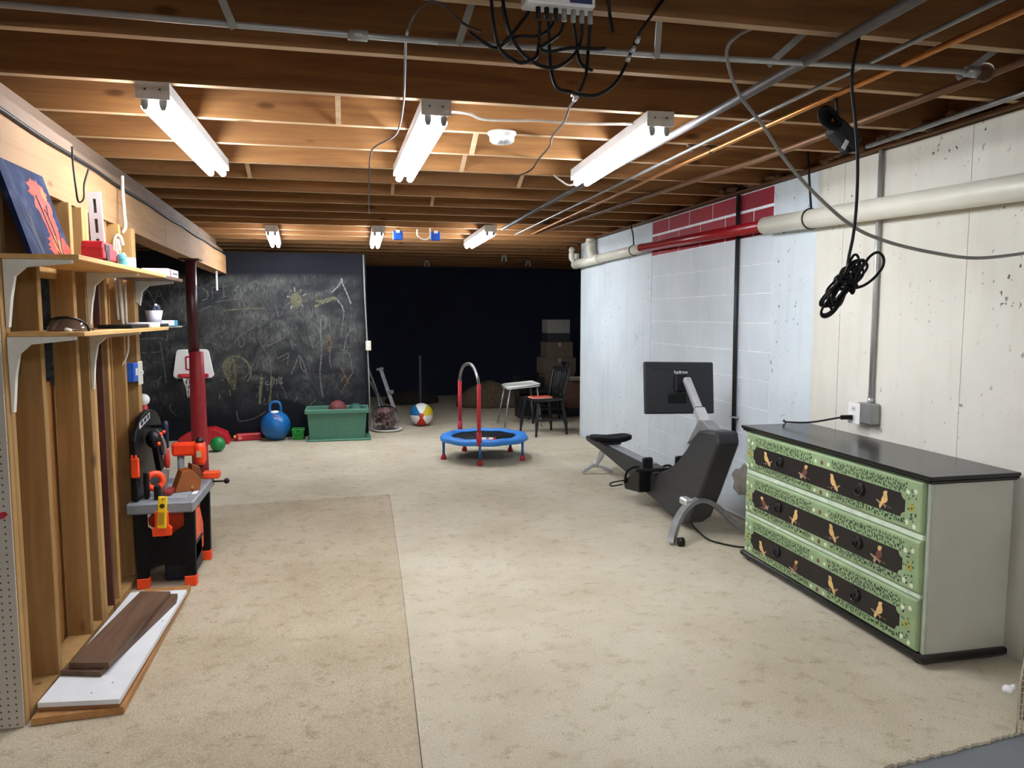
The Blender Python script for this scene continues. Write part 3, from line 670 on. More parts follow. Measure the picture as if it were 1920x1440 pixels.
# wires
def wire(name, label, pts, r, mat, sm=6, cat='cable', group=None): return one(name, MB().tube(pts, r, 6, sm), mat, label, cat, group)
wire('hanging_wire', 'brown wire looping down the joists left of the middle strip light',
     [at(905, 60, 2.15), at(870, 45, 2.2), at(830, 10, 2.2), at(800, 5, 2.2), at(775, 30, 2.25), atz(762, 70, 2.385), atz(760, 110, 2.39), atz(757, 190, 2.385), atz(748, 240, 2.36), atz(735, 258, 2.375), atz(705, 274, 2.392), atz(695, 290, 2.37), atz(692, 330, 2.38), atz(692, 400, 2.39)], 0.0045, CABLEBR)
wire('hanging_wire', 'thin brown wire running from the cable clump past the smoke detector',
     [atz(1085, 180, 2.385), atz(1068, 200, 2.385), atz(1058, 228, 2.37), atz(1036, 255, 2.385), atz(1030, 275, 2.38), atz(1010, 298, 2.385), atz(996, 318, 2.39), atz(970, 330, 2.38), atz(948, 333, 2.39)], 0.005, CABLEBR)
wire('white_cable', 'white cable stapled between the middle and right strip lights',
     [atz(847, 209, 2.39), atz(880, 213, 2.385), atz(905, 223, 2.385), atz(960, 226, 2.39), atz(1010, 226, 2.39), atz(1060, 230, 2.388), atz(1120, 232, 2.39), atz(1225, 232, 2.39)], 0.007, CABLEW)
wire('white_cable', 'short white cable loop at the far end of the right near strip light', [(1.44, 4.50, 2.35), (1.38, 4.56, 2.31), (1.33, 4.62, 2.35), (1.31, 4.70, 2.395)], 0.006, CABLEW)
wire('white_cable', 'pale cable loop between the two blue boxes', [at(782, 430, 8.2), at(783, 442, 8.2), at(795, 449, 8.2), at(806, 444, 8.2), at(806, 428, 8.2)], 0.010, CABLEW)
wire('beam_cable', 'black cable stapled along the face of the left beam', [(BX(y) + 0.008, y, 2.2195 + .004 * math.sin(y * 5)) for y in [1.4 + .4 * i for i in range(21)]], 0.009, CABLEB)
wire('beam_cable', 'thin dark wire loop drooping over the left beam above the painting', [at(135, 275, 3.57), at(137, 310, 3.58), at(142, 350, 3.58), at(147, 378, 3.6), at(157, 372, 3.62), at(158, 345, 3.64), at(166, 317, 3.66)], 0.004, CABLEB)
wire('white_cable', 'white cable hanging over the left beam into the studs', [at(229, 330, 4.62), at(230, 360, 4.60), at(233, 400, 4.58), at(235, 425, 4.55), at(229, 436, 4.55)], 0.010, CABLEW)
wire('grey_cable', 'grey cable looping from the joists across the drain pipe to the right edge',
     [at(1452, 12, 2.30), at(1425, 45, 2.31), at(1390, 62, 2.32), at(1366, 85, 2.34), at(1364, 115, 2.36), at(1385, 175, 2.4), at(1430, 235, 2.4), at(1480, 310, 2.4), at(1540, 375, 2.4), at(1600, 425, 2.4), at(1660, 452, 2.4), at(1740, 472, 2.4), at(1830, 484, 2.4), at(1930, 474, 2.35)], 0.0062, CABLEG)
for lb, pts in (('upper of two white cables bent over between the end studs', [(230, 460), (226, 445), (218, 442), (214, 460), (216, 520), (222, 600)]), ('inner of two white cables bent over between the end studs', [(224, 470), (222, 452), (218, 455), (220, 480), (226, 560), (232, 630)])):
    wire('white_cable', lb, [at(x, y, 4.44) for x, y in pts], 0.010, CABLEW)
wire('white_cable', 'pale cable curving down to the blue switch box on the end stud', [at(234, 530, 4.46), at(237, 600, 4.46), at(240, 655, 4.46), at(229, 684, 4.46)], 0.007, CABLEW)
# amplifier and coax cables at the top
sp = thing('cable_splitter', 'white cable splitter under a joist with a row of black plugs', 'splitter', (0.6, 2.115, 2.36))
MB().box(0.50, 0.70, 2.085, 2.150, 2.362, 2.398, 0.004).build('case', WHITEP, sp, world=True)
MB().box(0.625, 0.69, 2.083, 2.085, 2.370, 2.394).build('label', plain('label_navy', '#2b3563', 0.5), sp, world=True)
for i, px in enumerate((1009, 1025, 1042, 1058, 1075, 1091, 1107)):
    p = at(px, 22, 2.115)
    MB().cyl((p.x, 2.115, 2.362), (p.x, 2.115, 2.330), 0.0075, seg=8).build('plug', LGREY if i > 2 else BLACK, sp, world=True)
CX = [('left', [(1028, 40), (1030, 90), (1033, 130), (1045, 165), (1070, 172)], 2.19), ('second', [(1012, 40), (1010, 85), (1004, 108), (980, 118), (962, 112), (940, 95), (928, 60), (922, 10), (921, -20)], 2.18),
      ('wide', [(1091, 38), (1088, 80), (1070, 110), (1040, 127), (1010, 122), (985, 105), (965, 80), (950, 40), (940, -15)], 2.17), ('third', [(1042, 35), (1030, 55), (1005, 68), (975, 68), (955, 75), (930, 90), (905, 78), (880, 60)], 2.20),
      ('fourth', [(1058, 40), (1050, 62), (1030, 78), (1013, 90), (1030, 97), (1070, 90), (1120, 92), (1135, 90)], 2.16), ('straight', [(1107, 38), (1103, 90), (1100, 130), (1096, 150), (1086, 172)], 2.19),
      ('rightmost', [(1070, 172), (1090, 178), (1120, 178), (1150, 160), (1172, 125), (1186, 90), (1200, 60), (1225, 25), (1250, -10)], 2.18),
      ('thin', [(1075, 40), (1080, 70), (1085, 110), (1095, 125), (1110, 132)], 2.21), ('slanted', [(998, -15), (992, 20), (975, 45), (955, 70), (945, 78)], 2.15),
      ('steep', [(936, -15), (945, 30), (955, 62), (962, 76)], 2.22), ('short', [(1138, -15), (1143, 25), (1149, 62)], 2.15)]
for nm, pts, Y in CX:
    wire('coax_cable', nm + ' black coax cable of the clump under the splitter', [at(x, y, Y + 0.012 * math.sin(i * 1.7)) for i, (x, y) in enumerate(pts)], 0.0052, CABLEB, 6, 'cable', 'black coax cables under the splitter')
tj = thing('cable_joiner', 'small metal cable joiner under the coax clump', 'connector', at(1080, 180, 2.5))
for i, (x, y) in enumerate(((1077, 176), (1083, 178), (1080, 184))): MB().cyl(at(x, y, 2.2) + Vector((0, -.01, 0)), at(x, y, 2.2) + Vector((0, .02, 0)), 0.006, seg=8).build('ferrule', SILVER, tj, world=True)
for (a, b) in (((1198, 70), (1194, 80)), ((1190, 88), (1184, 98)), ((1180, 105), (1176, 115))):
    MB().cyl(at(a[0], a[1], 2.17), at(b[0], b[1], 2.17), 0.0068, seg=8).build('coupler', SILVER, tj, world=True)
# hanging black cord bundle
Yb = 2.2
cb = thing('cord_bundle', 'black extension cord hanging from the ceiling, tied in a bundle near the wall conduit', 'cord', at(1590, 530, Yb))
MB().tube([at(x, y, Yb) for x, y in ((1618, -30), (1612, 60), (1600, 120), (1597, 160), (1604, 230), (1608, 300), (1606, 380), (1600, 440), (1591, 485), (1588, 520))], 0.0052, 8, 6).build('cord', CABLEB, cb, world=True)
random.seed(11)
A_ = at(1548, 580, Yb); B_ = at(1612, 490, Yb); ax = (B_ - A_); L0 = ax.length; ax.normalize(); sd_ = Vector((ax.z, 0, -ax.x)); dpv = Vector((0, 1, 0))
for i in range(10):
    q = (i - 4.5) / 4.5; w0 = 0.013 + 0.014 * random.random(); e0 = random.uniform(-.03, .03); e1 = random.uniform(-.05, .02); k_ = random.uniform(-1, 1)
    pts = []
    for j in range(14):
        a = 2 * math.pi * j / 14; u = 0.5 + 0.5 * math.cos(a); s_ = math.sin(a)
        pinch = 0.35 + 0.9 * abs(u - 0.52)
        pts.append(A_ + ax * (e0 + u * (L0 + e1 - e0)) + sd_ * (s_ * w0 * pinch * 2 + q * 0.020 * pinch) + dpv * (k_ * 0.015 + 0.012 * math.cos(a * 2 + i)))
    MB().tube(pts, 0.0044, 6, 4, closed=True).build('loop', CABLEB, cb, world=True)
MB().tube([at(x, y, Yb) for x, y in ((1605, 520), (1618, 500), (1630, 482), (1645, 473), (1656, 482), (1655, 500), (1640, 520), (1622, 534), (1605, 540))], 0.0048, 8, 6).build('big_loop', CABLEB, cb, world=True)
mid = at(1583, 535, Yb)
MB().tube([mid + (sd_ * math.cos(a) * .036 + dpv * math.sin(a) * .034) + ax * (.008 * math.sin(3 * a)) for a in [2 * math.pi * j / 12 for j in range(12)]], 0.006, 6, 4, closed=True).tube([mid + ax * .014 + (sd_ * math.cos(a) * .034 + dpv * math.sin(a) * .034) for a in [2 * math.pi * j / 12 for j in range(12)]], 0.006, 6, 4, closed=True).build('tie', BLACKM, cb, world=True)
# hanging black power lead with plug block
Yh = 2.75
hb = thing('hanging_adapter', 'black coiled lead and power block with a pale tag, hanging under the joists', 'adapter', at(1570, 250, Yh))
MB().tube([at(1565, 100, Yh), at(1566, 160, Yh), at(1570, 215, Yh)], 0.006, 8, 4).build('lead', CABLEB, hb, world=True)
for i in range(5):
    c_ = at(1556 + i * 3, 222 + i * 3, Yh + .012 * (i - 2))
    MB().tube([c_ + Vector((.045 * math.cos(a) * (1 - .05 * i), .006 * math.sin(2 * a), .032 * math.sin(a) + .02 * math.cos(a) * -1)) for a in [2 * math.pi * j / 12 for j in range(12)]], 0.011, 6, 4, closed=True).build('coil', BLACKM, hb, world=True)
c_ = at(1578, 252, Yh)
Mh = Matrix.Translation(c_) @ Matrix.Rotation(R(38), 4, 'Y')
MB().box(-.055, .075, -.035, .035, -.036, .036, 0.014, Mh, 2).build('power_block', plain('navy_black', '#14161c', 0.6), hb, world=True)
c2 = at(1590, 268, Yh); MB().box(-.05, .04, -.03, .03, -.03, .03, 0.012, Matrix.Translation(c2) @ Matrix.Rotation(R(75), 4, 'Y'), 2).build('plug_block', BLACKM, hb, world=True)
c3 = at(1585, 271, Yh - .06); MB().box(-.008, .008, -.002, .002, -.018, .018, 0, Matrix.Translation(c3) @ Matrix.Rotation(R(28), 4, 'Y')).build('pale_tag', WHITEP, hb, world=True)

# ================================================================== DRESSER
DX = 2.385
ds = thing('dresser', 'low green dresser painted with birds and flowers, black top, against the cream wall', 'dresser', (2.6, 3.36, 0))
SAGE = plain('sage_paint', '#b3b3a5', 0.5, noise=0.04, scale=5)
DGREEN = plain('drawer_green', '#8fa57a', 0.45, noise=0.12, scale=8)
INLAY = plain('inlay_black', '#130c0c', 0.45, noise=0.25, scale=5)
LEAF = plain('leaf_dark_green', '#1f4322', 0.6); LEAF2 = plain('leaf_light', '#a9bf7c', 0.6)
GOLD = plain('bird_gold', '#d8b070', 0.5, noise=0.2, scale=50); BROWNB = plain('bird_brown', '#6e4136', 0.5, noise=0.3, scale=50); TAN = plain('branch_tan', '#a88a70', 0.5)
FWHITE = plain('flower_white', '#dfe6c8', 0.6); FYEL = plain('flower_ochre', '#a99a3c', 0.6); FRED = plain('flower_rust', '#6b3f22', 0.6)
DBLACK = plain('dresser_black', '#0e0e10', 0.22, noise=0.1)
MB().box(DX + .012, 2.80, 2.630, 4.105, 0.05, 0.80, 0.002).build('carcass', SAGE, ds, world=True)
for y in (2.630, 4.083): MB().box(DX, DX + .0118, y, y + .022, 0.05, 0.796, 0.002).build('side_stile', plain('stile_paint', '#a9b09d', 0.5), ds, world=True)
RAILM = plain('rail_lit_paint', '#cbd9c2', 0.5)  # paler tone puts the light on the drawers' top bevels into the rails
for z0, z1 in ((0.795, 0.803), (0.543, 0.571), (0.287, 0.309)): MB().box(DX - .012, DX + .02, 2.652, 4.083, z0 + .001, z1 - .001, 0.002).build('rail', RAILM, ds, world=True)
# top with moulded edge
tp = MB()
for (ex, z0, z1) in ((0.034, 0.815, 0.832), (0.026, 0.803, 0.815), (0.014, 0.796, 0.803)):
    tp.box(DX - ex, 2.81, 2.630 - ex * .8, 4.105 + ex * .8, z0, z1, 0.004)
tag(tp.build('top', DBLACK, ds, world=True))
bs = MB().box(DX - .022, 2.80, 2.608, 4.127, 0.022, 0.052, 0.006).box(DX - .008, 2.80, 2.622, 4.113, 0.012, 0.03, 0.003)
bs.build('base', DBLACK, ds, world=True)
for y in (2.64, 4.04): 
    for x in (DX, 2.72): MB().lathe([(0.028, 0.0), (0.036, 0.008), (0.03, 0.022)], (x + .03, y + .03, 0), 14).build('bun_foot', DBLACK, ds, world=True)
BIRD = [(-.038, .012), (-.031, .019), (-.023, .023), (-.014, .020), (-.008, .012), (.004, .008), (.016, .000), (.040, -.010), (.042, -.022), (.030, -.020), (.014, -.014), (.002, -.019), (-.010, -.019), (-.020, -.013), (-.025, -.003), (-.028, .006)]
def painted(poly, cy, cz, rot, sc, flip, name, mat, parent, x):
    ca, sa = math.cos(rot), math.sin(rot); q = []
    for a, b in poly:
        a *= -flip * sc; b *= sc; q.append((cy + a * ca - b * sa, cz + a * sa + b * ca))
    return MB().prism(q, 'x', x - .0008, x).build(name, mat, parent, world=True)
def flower(cy, cz, r, n, mat, parent, x):
    q = []
    for i in range(n * 4):
        a = 2 * math.pi * i / (n * 4); rr = r * (0.78 + 0.22 * math.cos(n * a)); q.append((cy + rr * math.cos(a), cz + rr * math.sin(a)))
    return MB().prism(q, 'x', x - .0007, x).build('painted_flower', mat, parent, world=True)
def leaf(mb, y, z, a, l, wd, x):
    d = (math.cos(a), math.sin(a)); n = (-d[1], d[0]); P = [(y, z), (y + d[0] * l * .5 + n[0] * wd, z + d[1] * l * .5 + n[1] * wd), (y + d[0] * l, z + d[1] * l), (y + d[0] * l * .5 - n[0] * wd, z + d[1] * l * .5 - n[1] * wd)]
    mb.add([(x, p[0], p[1]) for p in P], [(0, 1, 2, 3)])
birds = [[(3.85, .67, 0.45, 1, 0), (3.49, .668, -0.5, -1, 1), (3.24, .667, 0.5, 1, 0), (2.885, .668, -0.7, -1, 0)],
         [(3.865, .405, 0.2, 1, 1), (3.56, .405, -0.7, -1, 0), (3.235, .41, 0.6, 1, 0), (2.905, .405, -0.7, -1, 1)],
         [(3.875, .132, 0.5, 1, 0), (3.545, .128, -0.6, -1, 1), (3.225, .145, 0.6, 1, 0), (2.885, .15, -0.7, -1, 0)]]
for di, (zt, zb, lb) in enumerate(((0.797, 0.573, 'top'), (0.541, 0.311, 'middle'), (0.285, 0.056, 'bottom'))):
    h = zt - zb; y0, y1 = 2.654, 4.081; xf = DX - 0.022
    b = bmesh.new(); bmesh.ops.create_cube(b, size=1)
    for v in b.verts: v.co = Vector(((xf + DX + .012) / 2 + v.co.x * (DX + .012 - xf), (y0 + y1) / 2 + v.co.y * (y1 - y0), (zt + zb) / 2 + v.co.z * h))
    bmesh.ops.bevel(b, geom=[e for e in b.edges if all(v.co.x < DX - .01 for v in e.verts)], offset=0.016, segments=4, affect='EDGES', profile=0.6)
    dr = MB().bm(b).build('drawer', DGREEN, ds, world=True)
    cz = zb + h * 0.445; hh = 0.053; py0, py1 = 2.752, 3.998; nr = 0.026
    def corner(cy_, cz_, a0, a1): return [(cy_ + nr * math.cos(a0 + (a1 - a0) * i / 5), cz_ + nr * math.sin(a0 + (a1 - a0) * i / 5)) for i in range(6)]
    pi = math.pi
    poly = corner(py0, cz - hh, pi / 2, 0) + corner(py1, cz - hh, pi, pi / 2) + corner(py1, cz + hh, 3 * pi / 2, pi) + corner(py0, cz + hh, 0, -pi / 2)
    MB().prism(poly, 'x', xf - .001, xf).build('inlay_panel', INLAY, dr, world=True)
    for hy in (3.045, 3.72):
        MB().lathe([(0.0, -.001), (0.030, -.001), (0.033, .004), (0.026, .006), (0.016, .003), (0.0, .003)], (0, 0, 0), 18).build('tmp', DBLACK)
        o = bpy.data.objects['tmp']; o.name = 'pull_plate'; o.data.name = 'pull_plate'
        o.data.transform(Matrix.Translation((xf - .001, hy, cz + .008)) @ Matrix.Rotation(-pi / 2, 4, 'Y')); o.data.transform(wm(dr).inverted()); o.location = (0, 0, 0); o.parent = dr
        MB().tube([(xf - .006, hy - .027, cz + .008), (xf - .012, hy - .022, cz - .012), (xf - .014, hy, cz - .022), (xf - .012, hy + .022, cz - .012), (xf - .006, hy + .027, cz + .008)], 0.0035, 6, 4).build('ring_pull', DBLACK, dr, world=True)
    for (by, bz, rot, fl, kind) in birds[di]:
        painted(BIRD, by, bz + .006, rot * (1 if fl > 0 else 1), 1.15, fl, 'painted_bird', BROWNB if kind else GOLD, dr, xf - .001)
        if kind: painted([(-.038, .012), (-.031, .019), (-.023, .023), (-.014, .020), (-.012, .008), (-.026, .004)], by, bz + .006, rot, 1.2, fl, 'painted_head', GOLD, dr, xf - .0015); painted([(.018, -.002), (.040, -.010), (.042, -.022), (.030, -.020), (.016, -.014)], by, bz + .006, rot, 1.15, fl, 'painted_tail', TAN, dr, xf - .0015)
        q = [(by - .045, bz - .012 + fl * .012), (by - .01, bz - .019), (by + .045, bz - .018 - fl * .012), (by + .052, bz - .022 - fl * .013), (by + .022, bz - .024), (by + .018, bz - .036), (by + .013, bz - .035), (by + .014, bz - .025), (by - .004, bz - .024), (by - .012, bz - .034), (by - .017, bz - .032), (by - .013, bz - .023), (by - .03, bz - .022), (by - .052, bz - .016 + fl * .013)]
        MB().prism(q, 'x', xf - .0015, xf - .001).build('painted_branch', TAN, dr, world=True)
    for (ey, s_) in ((2.715, 1), (4.035, -1)):
        for (dy, dz) in ((.022, .068), (-.022, .078), (.022, -.068), (-.022, -.078)):
            flower(ey + s_ * dy * 1.0, cz + dz * 0.98, 0.0135, 7, FWHITE, dr, xf)
        flower(ey - s_ * .004, cz, 0.021, 6, FYEL, dr, xf); flower(ey - s_ * .004, cz, 0.006, 4, LEAF, dr, xf - .0007)
    for s_ in (1, -1):
        zc = cz + s_ * (hh + .024)
        flower(3.395, zc, 0.012, 7, FWHITE, dr, xf); flower(3.29, zc, 0.012, 7, FWHITE, dr, xf); flower(3.343, zc, 0.014, 8, FRED, dr, xf)
    lm = MB(); lm2 = MB(); random.seed(50 + di); x_ = xf - .0004
    for s_ in (1, -1):
        lo, hi = (cz + hh + .006, zt - .020) if s_ > 0 else (zb + .020, cz - hh - .006)
        n_ = 3 if hi - lo > .03 else 2
        for r_ in range(n_):
            y = y0 + .10
            while y < y1 - .10:
                if not 3.265 < y < 3.42:
                    zz = lo + (hi - lo) * (r_ + .5) / n_; up = 1 if random.random() < .6 else -1
                    leaf(lm, y, zz - up * .004, up * (pi / 2 + random.uniform(-.8, .8)), random.uniform(.014, .021), random.uniform(.0036, .0052), x_)
                    if random.random() < .22: leaf(lm2, y + .006, zz, random.uniform(0, 6.3), .012, .002, x_)
                y += random.uniform(.010, .015)
    for (ey) in (2.715, 4.035):
        for i in range(26):
            a = random.uniform(0, 2 * pi); rr = random.uniform(.02, .033)
            leaf(lm, ey + rr * math.cos(a) * .8, cz + random.uniform(-.085, .085), random.uniform(0, 6.3), random.uniform(.012, .018), .004, x_)
    tag(lm.build('leaf_sprigs', LEAF, dr, world=True), kind='stuff'); tag(lm2.build('pale_sprigs', LEAF2, dr, world=True), kind='stuff')

# ================================================================== ROWING MACHINE
rw = thing('rowing_machine', 'dark grey rowing machine with a raised screen, beside the white block wall', 'rowing machine', (2.35, 5.6, 0))
RB = plain('rower_grey', '#2e2f31', 0.45, noise=0.05); RM = plain('rower_rail', '#8d9092', 0.45, 0.3)
body = [(4.30, .765), (4.275, .69), (4.50, .31), (4.63, .12), (4.74, .05), (4.90, .045), (5.20, .09), (5.60, .125), (5.62, .22), (5.30, .30), (5.12, .345), (5.00, .39), (4.86, .47), (4.72, .58), (4.62, .68), (4.55, .735), (4.45, .755)]
o = MB().prism(body, 'x', 2.27, 2.43).build('body', RB, rw, world=True, bevel=0.018)
MB().prism([(5.25, .315), (7.02, .315), (7.06, .29), (7.02, .262), (6.6, .235), (6.0, .17), (5.5, .12), (5.25, .10)], 'x', 2.305, 2.425).build('rail', RB, rw, world=True, bevel=0.01)
MB().box(2.318, 2.412, 5.5, 6.98, 0.312, 0.322, 0.003).build('rail_track', RM, rw, world=True)
sa = MB().bar((2.35, 4.56, 0.73), (2.35, 4.70, 0.86), 0.075, 0.06); sa.build('screen_arm_base', SILVER, rw, world=True, bevel=0.012)
MB().bar((2.35, 4.70, 0.86), (2.35, 4.90, 1.055), 0.055, 0.045).build('screen_arm', SILVER, rw, world=True, bevel=0.012)
MB().bar((2.35, 4.697, 0.857), (2.35, 4.703, 0.863), 0.06, 0.05).build('arm_ring', BLACK, rw, world=True)
MB().prism([(4.40, .745), (4.62, .70), (4.80, .60), (4.62, .80), (4.55, .80)], 'x', 2.31, 2.39).build('arm_shroud', LGREY, rw, world=True, bevel=0.008)
Ms = Matrix.Translation((2.315, 4.945, 0.985)) @ Matrix.Rotation(R(1.2), 4, 'Y') @ Matrix.Rotation(R(-8), 4, 'X')
scr = MB().box(-.268, .268, -.013, .013, -.186, .186, 0.012, Ms, 3).build('screen', plain('screen_back', '#191b20', 0.5, noise=0.05), rw, world=True)
MB().box(-.25, .25, .013, .0145, -.165, .165, 0, Ms).build('display', BLACK, scr, world=True)
MB().box(-.04, .06, -.035, -.012, -.03, .09, 0.008, Ms).build('mount_block', BLACK, scr, world=True)
MB().box(-.09, .05, -.016, -.012, -.11, -.045, 0.002, Ms).build('port_recess', BLACKM, scr, world=True)
MB().box(-.20, .22, -.0142, -.0128, .128, .132, 0, Ms).build('seam', BLACK, scr, world=True)
text_mesh('lettering', 'hydrow', 0.034, plain('print_white', '#e6e6e6', 0.5), scr, Ms @ Matrix.Translation((.012, -.0145, .112)) @ Matrix.Rotation(R(90), 4, 'X'))
# front foot
fl = [(2.045, 4.44, .022), (2.06, 4.45, .06), (2.10, 4.47, .15), (2.165, 4.50, .22), (2.25, 4.53, .262), (2.33, 4.545, .262), (2.42, 4.55, .215), (2.53, 4.56, .115), (2.62, 4.57, .045), (2.67, 4.57, .022)]
ft = MB(); P = catmull([Vector(p) for p in fl], 4)
for a, b_ in zip(P, P[1:]): ft.bar(a, b_ + (b_ - a) * .25, 0.05, 0.032, (0, 0, 1))
ft.build('front_foot', LGREY, rw, world=True)
MB().box(2.17, 2.23, 4.50, 4.60, .235, .285, 0.01).build('foot_clamp', SILVER, rw, world=True)
for x in (2.105, 2.60): MB().cyl((x - .018, 4.42, .028), (x + .018, 4.42, .028), .028, seg=16).build('wheel', BLACK, rw, world=True)
# rear foot
MB().tube([(2.365, 6.66, .25), (2.33, 6.70, .13), (2.29, 6.72, .075)], [.03, .024, .026], 10, 3).build('rear_leg', SILVER, rw, world=True)
MB().tube([(2.16, 6.70, .020), (2.22, 6.71, .045), (2.29, 6.72, .07), (2.37, 6.71, .055), (2.46, 6.69, .020)], .018, 10, 4).build('rear_foot', SILVER, rw, world=True)
# seat
st = MB()
NS = 12; vs = []; prof = [(0, .0), (.5, .02), (.85, .022), (1, .0)]
outl = []
for i in range(28):
    a = 2 * math.pi * i / 28; rx = .195; ry = .12
    outl.append((rx * math.copysign(abs(math.cos(a)) ** .7, math.cos(a)), ry * math.copysign(abs(math.sin(a)) ** .7, math.sin(a)) + (.035 * math.exp(-(math.cos(a) * 2.5) ** 2) if math.sin(a) < 0 else 0)))
def seat_z(x, y): return 0.385 + 0.028 * abs(x / .195) ** 1.6 - 0.01 * math.cos(y * 14)
rings = []
for s_, dz in ((0.80, -.05), (1.0, -.04), (1.0, -.008), (0.9, 0.0), (0.55, -.003), (0.2, -.004)):
    rings.append([Vector((2.372 + x * s_, 6.50 + y * s_, seat_z(x * s_, y * s_) + dz)) for x, y in outl])
vs = [v for r_ in rings for v in r_]; fs = []
for i in range(5):
    for k in range(28): fs.append((i * 28 + k, i * 28 + (k + 1) % 28, (i + 1) * 28 + (k + 1) % 28, (i + 1) * 28 + k))
fs += [list(range(28))[::-1], [5 * 28 + k for k in range(28)]]
MB().add(vs, fs, True).build('seat', BLACKM, rw, world=True)
MB().box(2.30, 2.44, 6.40, 6.60, .322, .345, .006).build('seat_carriage', BLACK, rw, world=True)
# footrests, straps and handle
for sx, nm in ((-1, 'l'), (1, 'r')):
    cx_ = 2.365 + sx * .135
    MB().prism([(5.32, .14), (5.62, .10), (5.66, .16), (5.45, .27), (5.36, .33), (5.32, .33)], 'x', cx_ - .055, cx_ + .055).build('footrest', BLACK, rw, world=True, bevel=0.01)
    MB().tube([(cx_ - .06, 5.60, .16), (cx_ - .062, 5.55, .26), (cx_, 5.52, .30), (cx_ + .06, 5.55, .26), (cx_ + .058, 5.60, .16)], .010, 6, 4).build('strap', BLACKM, rw, world=True)
    MB().box(cx_ - .04, cx_ + .04, 5.27, 5.31, .33, .42, .01).build('toe_cup', BLACK, rw, world=True)
MB().tube([(2.12, 5.24, .335), (2.25, 5.17, .345), (2.37, 5.15, .35), (2.49, 5.17, .345), (2.62, 5.24, .335)], .014, 10, 4).build('handle', BLACKM, rw, world=True)
MB().tube([(2.16, 5.62, .14), (2.08, 5.66, .12), (2.05, 5.60, .16), (2.12, 5.5, .20)], .006, 6, 4).build('strap_end', BLACKM, rw, world=True)
wire('rower_cord', 'black power cord on the carpet between the rowing machine and the dresser', [(2.33, 4.75, .06), (2.33, 4.66, .03), (2.335, 4.50, .009), (2.37, 4.40, .008), (2.45, 4.30, .008), (2.54, 4.26, .008), (2.66, 4.22, .008), (2.78, 4.20, .008)], 0.006, CABLEB, 6, 'cord')

# ================================================================== TRAMPOLINE
tc = Vector((1.40, 7.72, 0))
tr = thing('trampoline', 'small round toddler trampoline with blue rim and red padded handle', 'trampoline', tc)
rimp = [(.335, .232), (.35, .246), (.40, .256), (.45, .246), (.466, .222), (.462, .196), (.452, .194), (.45, .215), (.40, .226), (.345, .222)]
vs = []; fs = []; SG = 48
for k in range(SG):
    a = 2 * pi * k / SG
    for (r_, z) in rimp:
        rr = r_ * (1 + .006 * math.sin(a * 15)); vs.append((tc.x + rr * math.cos(a), tc.y + rr * math.sin(a), z + .004 * math.sin(a * 9)))
n_ = len(rimp)
for k in range(SG):
    for i in range(n_): fs.append((k * n_ + i, ((k + 1) % SG) * n_ + i, ((k + 1) % SG) * n_ + (i + 1) % n_, k * n_ + (i + 1) % n_))
MB().add(vs, fs, True).build('rim_pad', BLUE, tr, world=True)
mat_ = MB().lathe([(.345, .222), (.345, .226)], tuple(tc), 48).build('jump_mat', BLACKM, tr, world=True)
MB().tube([tc + Vector((.43 * math.cos(2 * pi * k / 40), .43 * math.sin(2 * pi * k / 40), .208)) for k in range(40)], .012, 8, closed=True).build('frame_ring', plain('blue_steel', '#2a5f9c', 0.4), tr, world=True)
Ml = Matrix.Translation((tc.x + .02, tc.y - .16, .2265)) @ Matrix.Rotation(R(-12), 4, 'Z')
MB().box(-.085, .075, -.075, .075, 0, .0012, 0, Ml).build('warning_label', REDPL, tr, world=True)
MB().box(-.08, .045, -.066, .066, .0012, .002, 0, Ml).build('label_print', WHITEP, tr, world=True)
MB().box(-.03, .0, -.045, .045, .002, .0026, 0, Ml).build('label_text', plain('label_navy2', '#27407a', 0.5), tr, world=True)
BST = MATS['blue_steel']
for k in range(5):
    a = R(-106 + 72 * k); p = tc + Vector((.435 * math.cos(a), .435 * math.sin(a), 0))
    lg = MB().cyl((p.x, p.y, .035), (p.x, p.y, .215), .014, seg=12).build('leg', BST, tr, world=True)
    MB().lathe([(.030, 0.0), (.030, .018), (.022, .04), (.017, .055)], tuple(p), 14).build('rubber_foot', plain('red_rubber', '#b01a24', 0.55), lg, world=True)
pA = tc + Vector((.44 * math.cos(R(-107)), .44 * math.sin(R(-107)), 0)); pB = tc + Vector((.44 * math.cos(R(117)), .44 * math.sin(R(117)), 0))
REDF = plain('red_foam', '#c22c33', 0.75, noise=0.1, scale=40, bump=0.3)
for p, zt in ((pA, .82), (pB, .80)):
    MB().cyl((p.x, p.y, .245), (p.x, p.y, zt), .020, seg=14).build('foam_grip', REDF, tr, world=True)
    MB().cyl((p.x, p.y, .20), (p.x, p.y, .34), .030, .025, seg=14).build('pole_sleeve', REDPL, tr, world=True)
MB().tube([(pA.x, pA.y, .80), (pA.x - .005, pA.y + .06, .89), (pA.x - .01, (pA.y * 2 + pB.y) / 3, .975), ((pA.x + pB.x) / 2, (pA.y + pB.y) / 2, 1.0), (pB.x, (pA.y + pB.y * 2) / 3, .965), (pB.x, pB.y - .06, .87), (pB.x, pB.y, .78)], .0165, 12, 5).build('handle_arch', plain('arch_grey', '#8c8a88', 0.35, 0.7), tr, world=True)

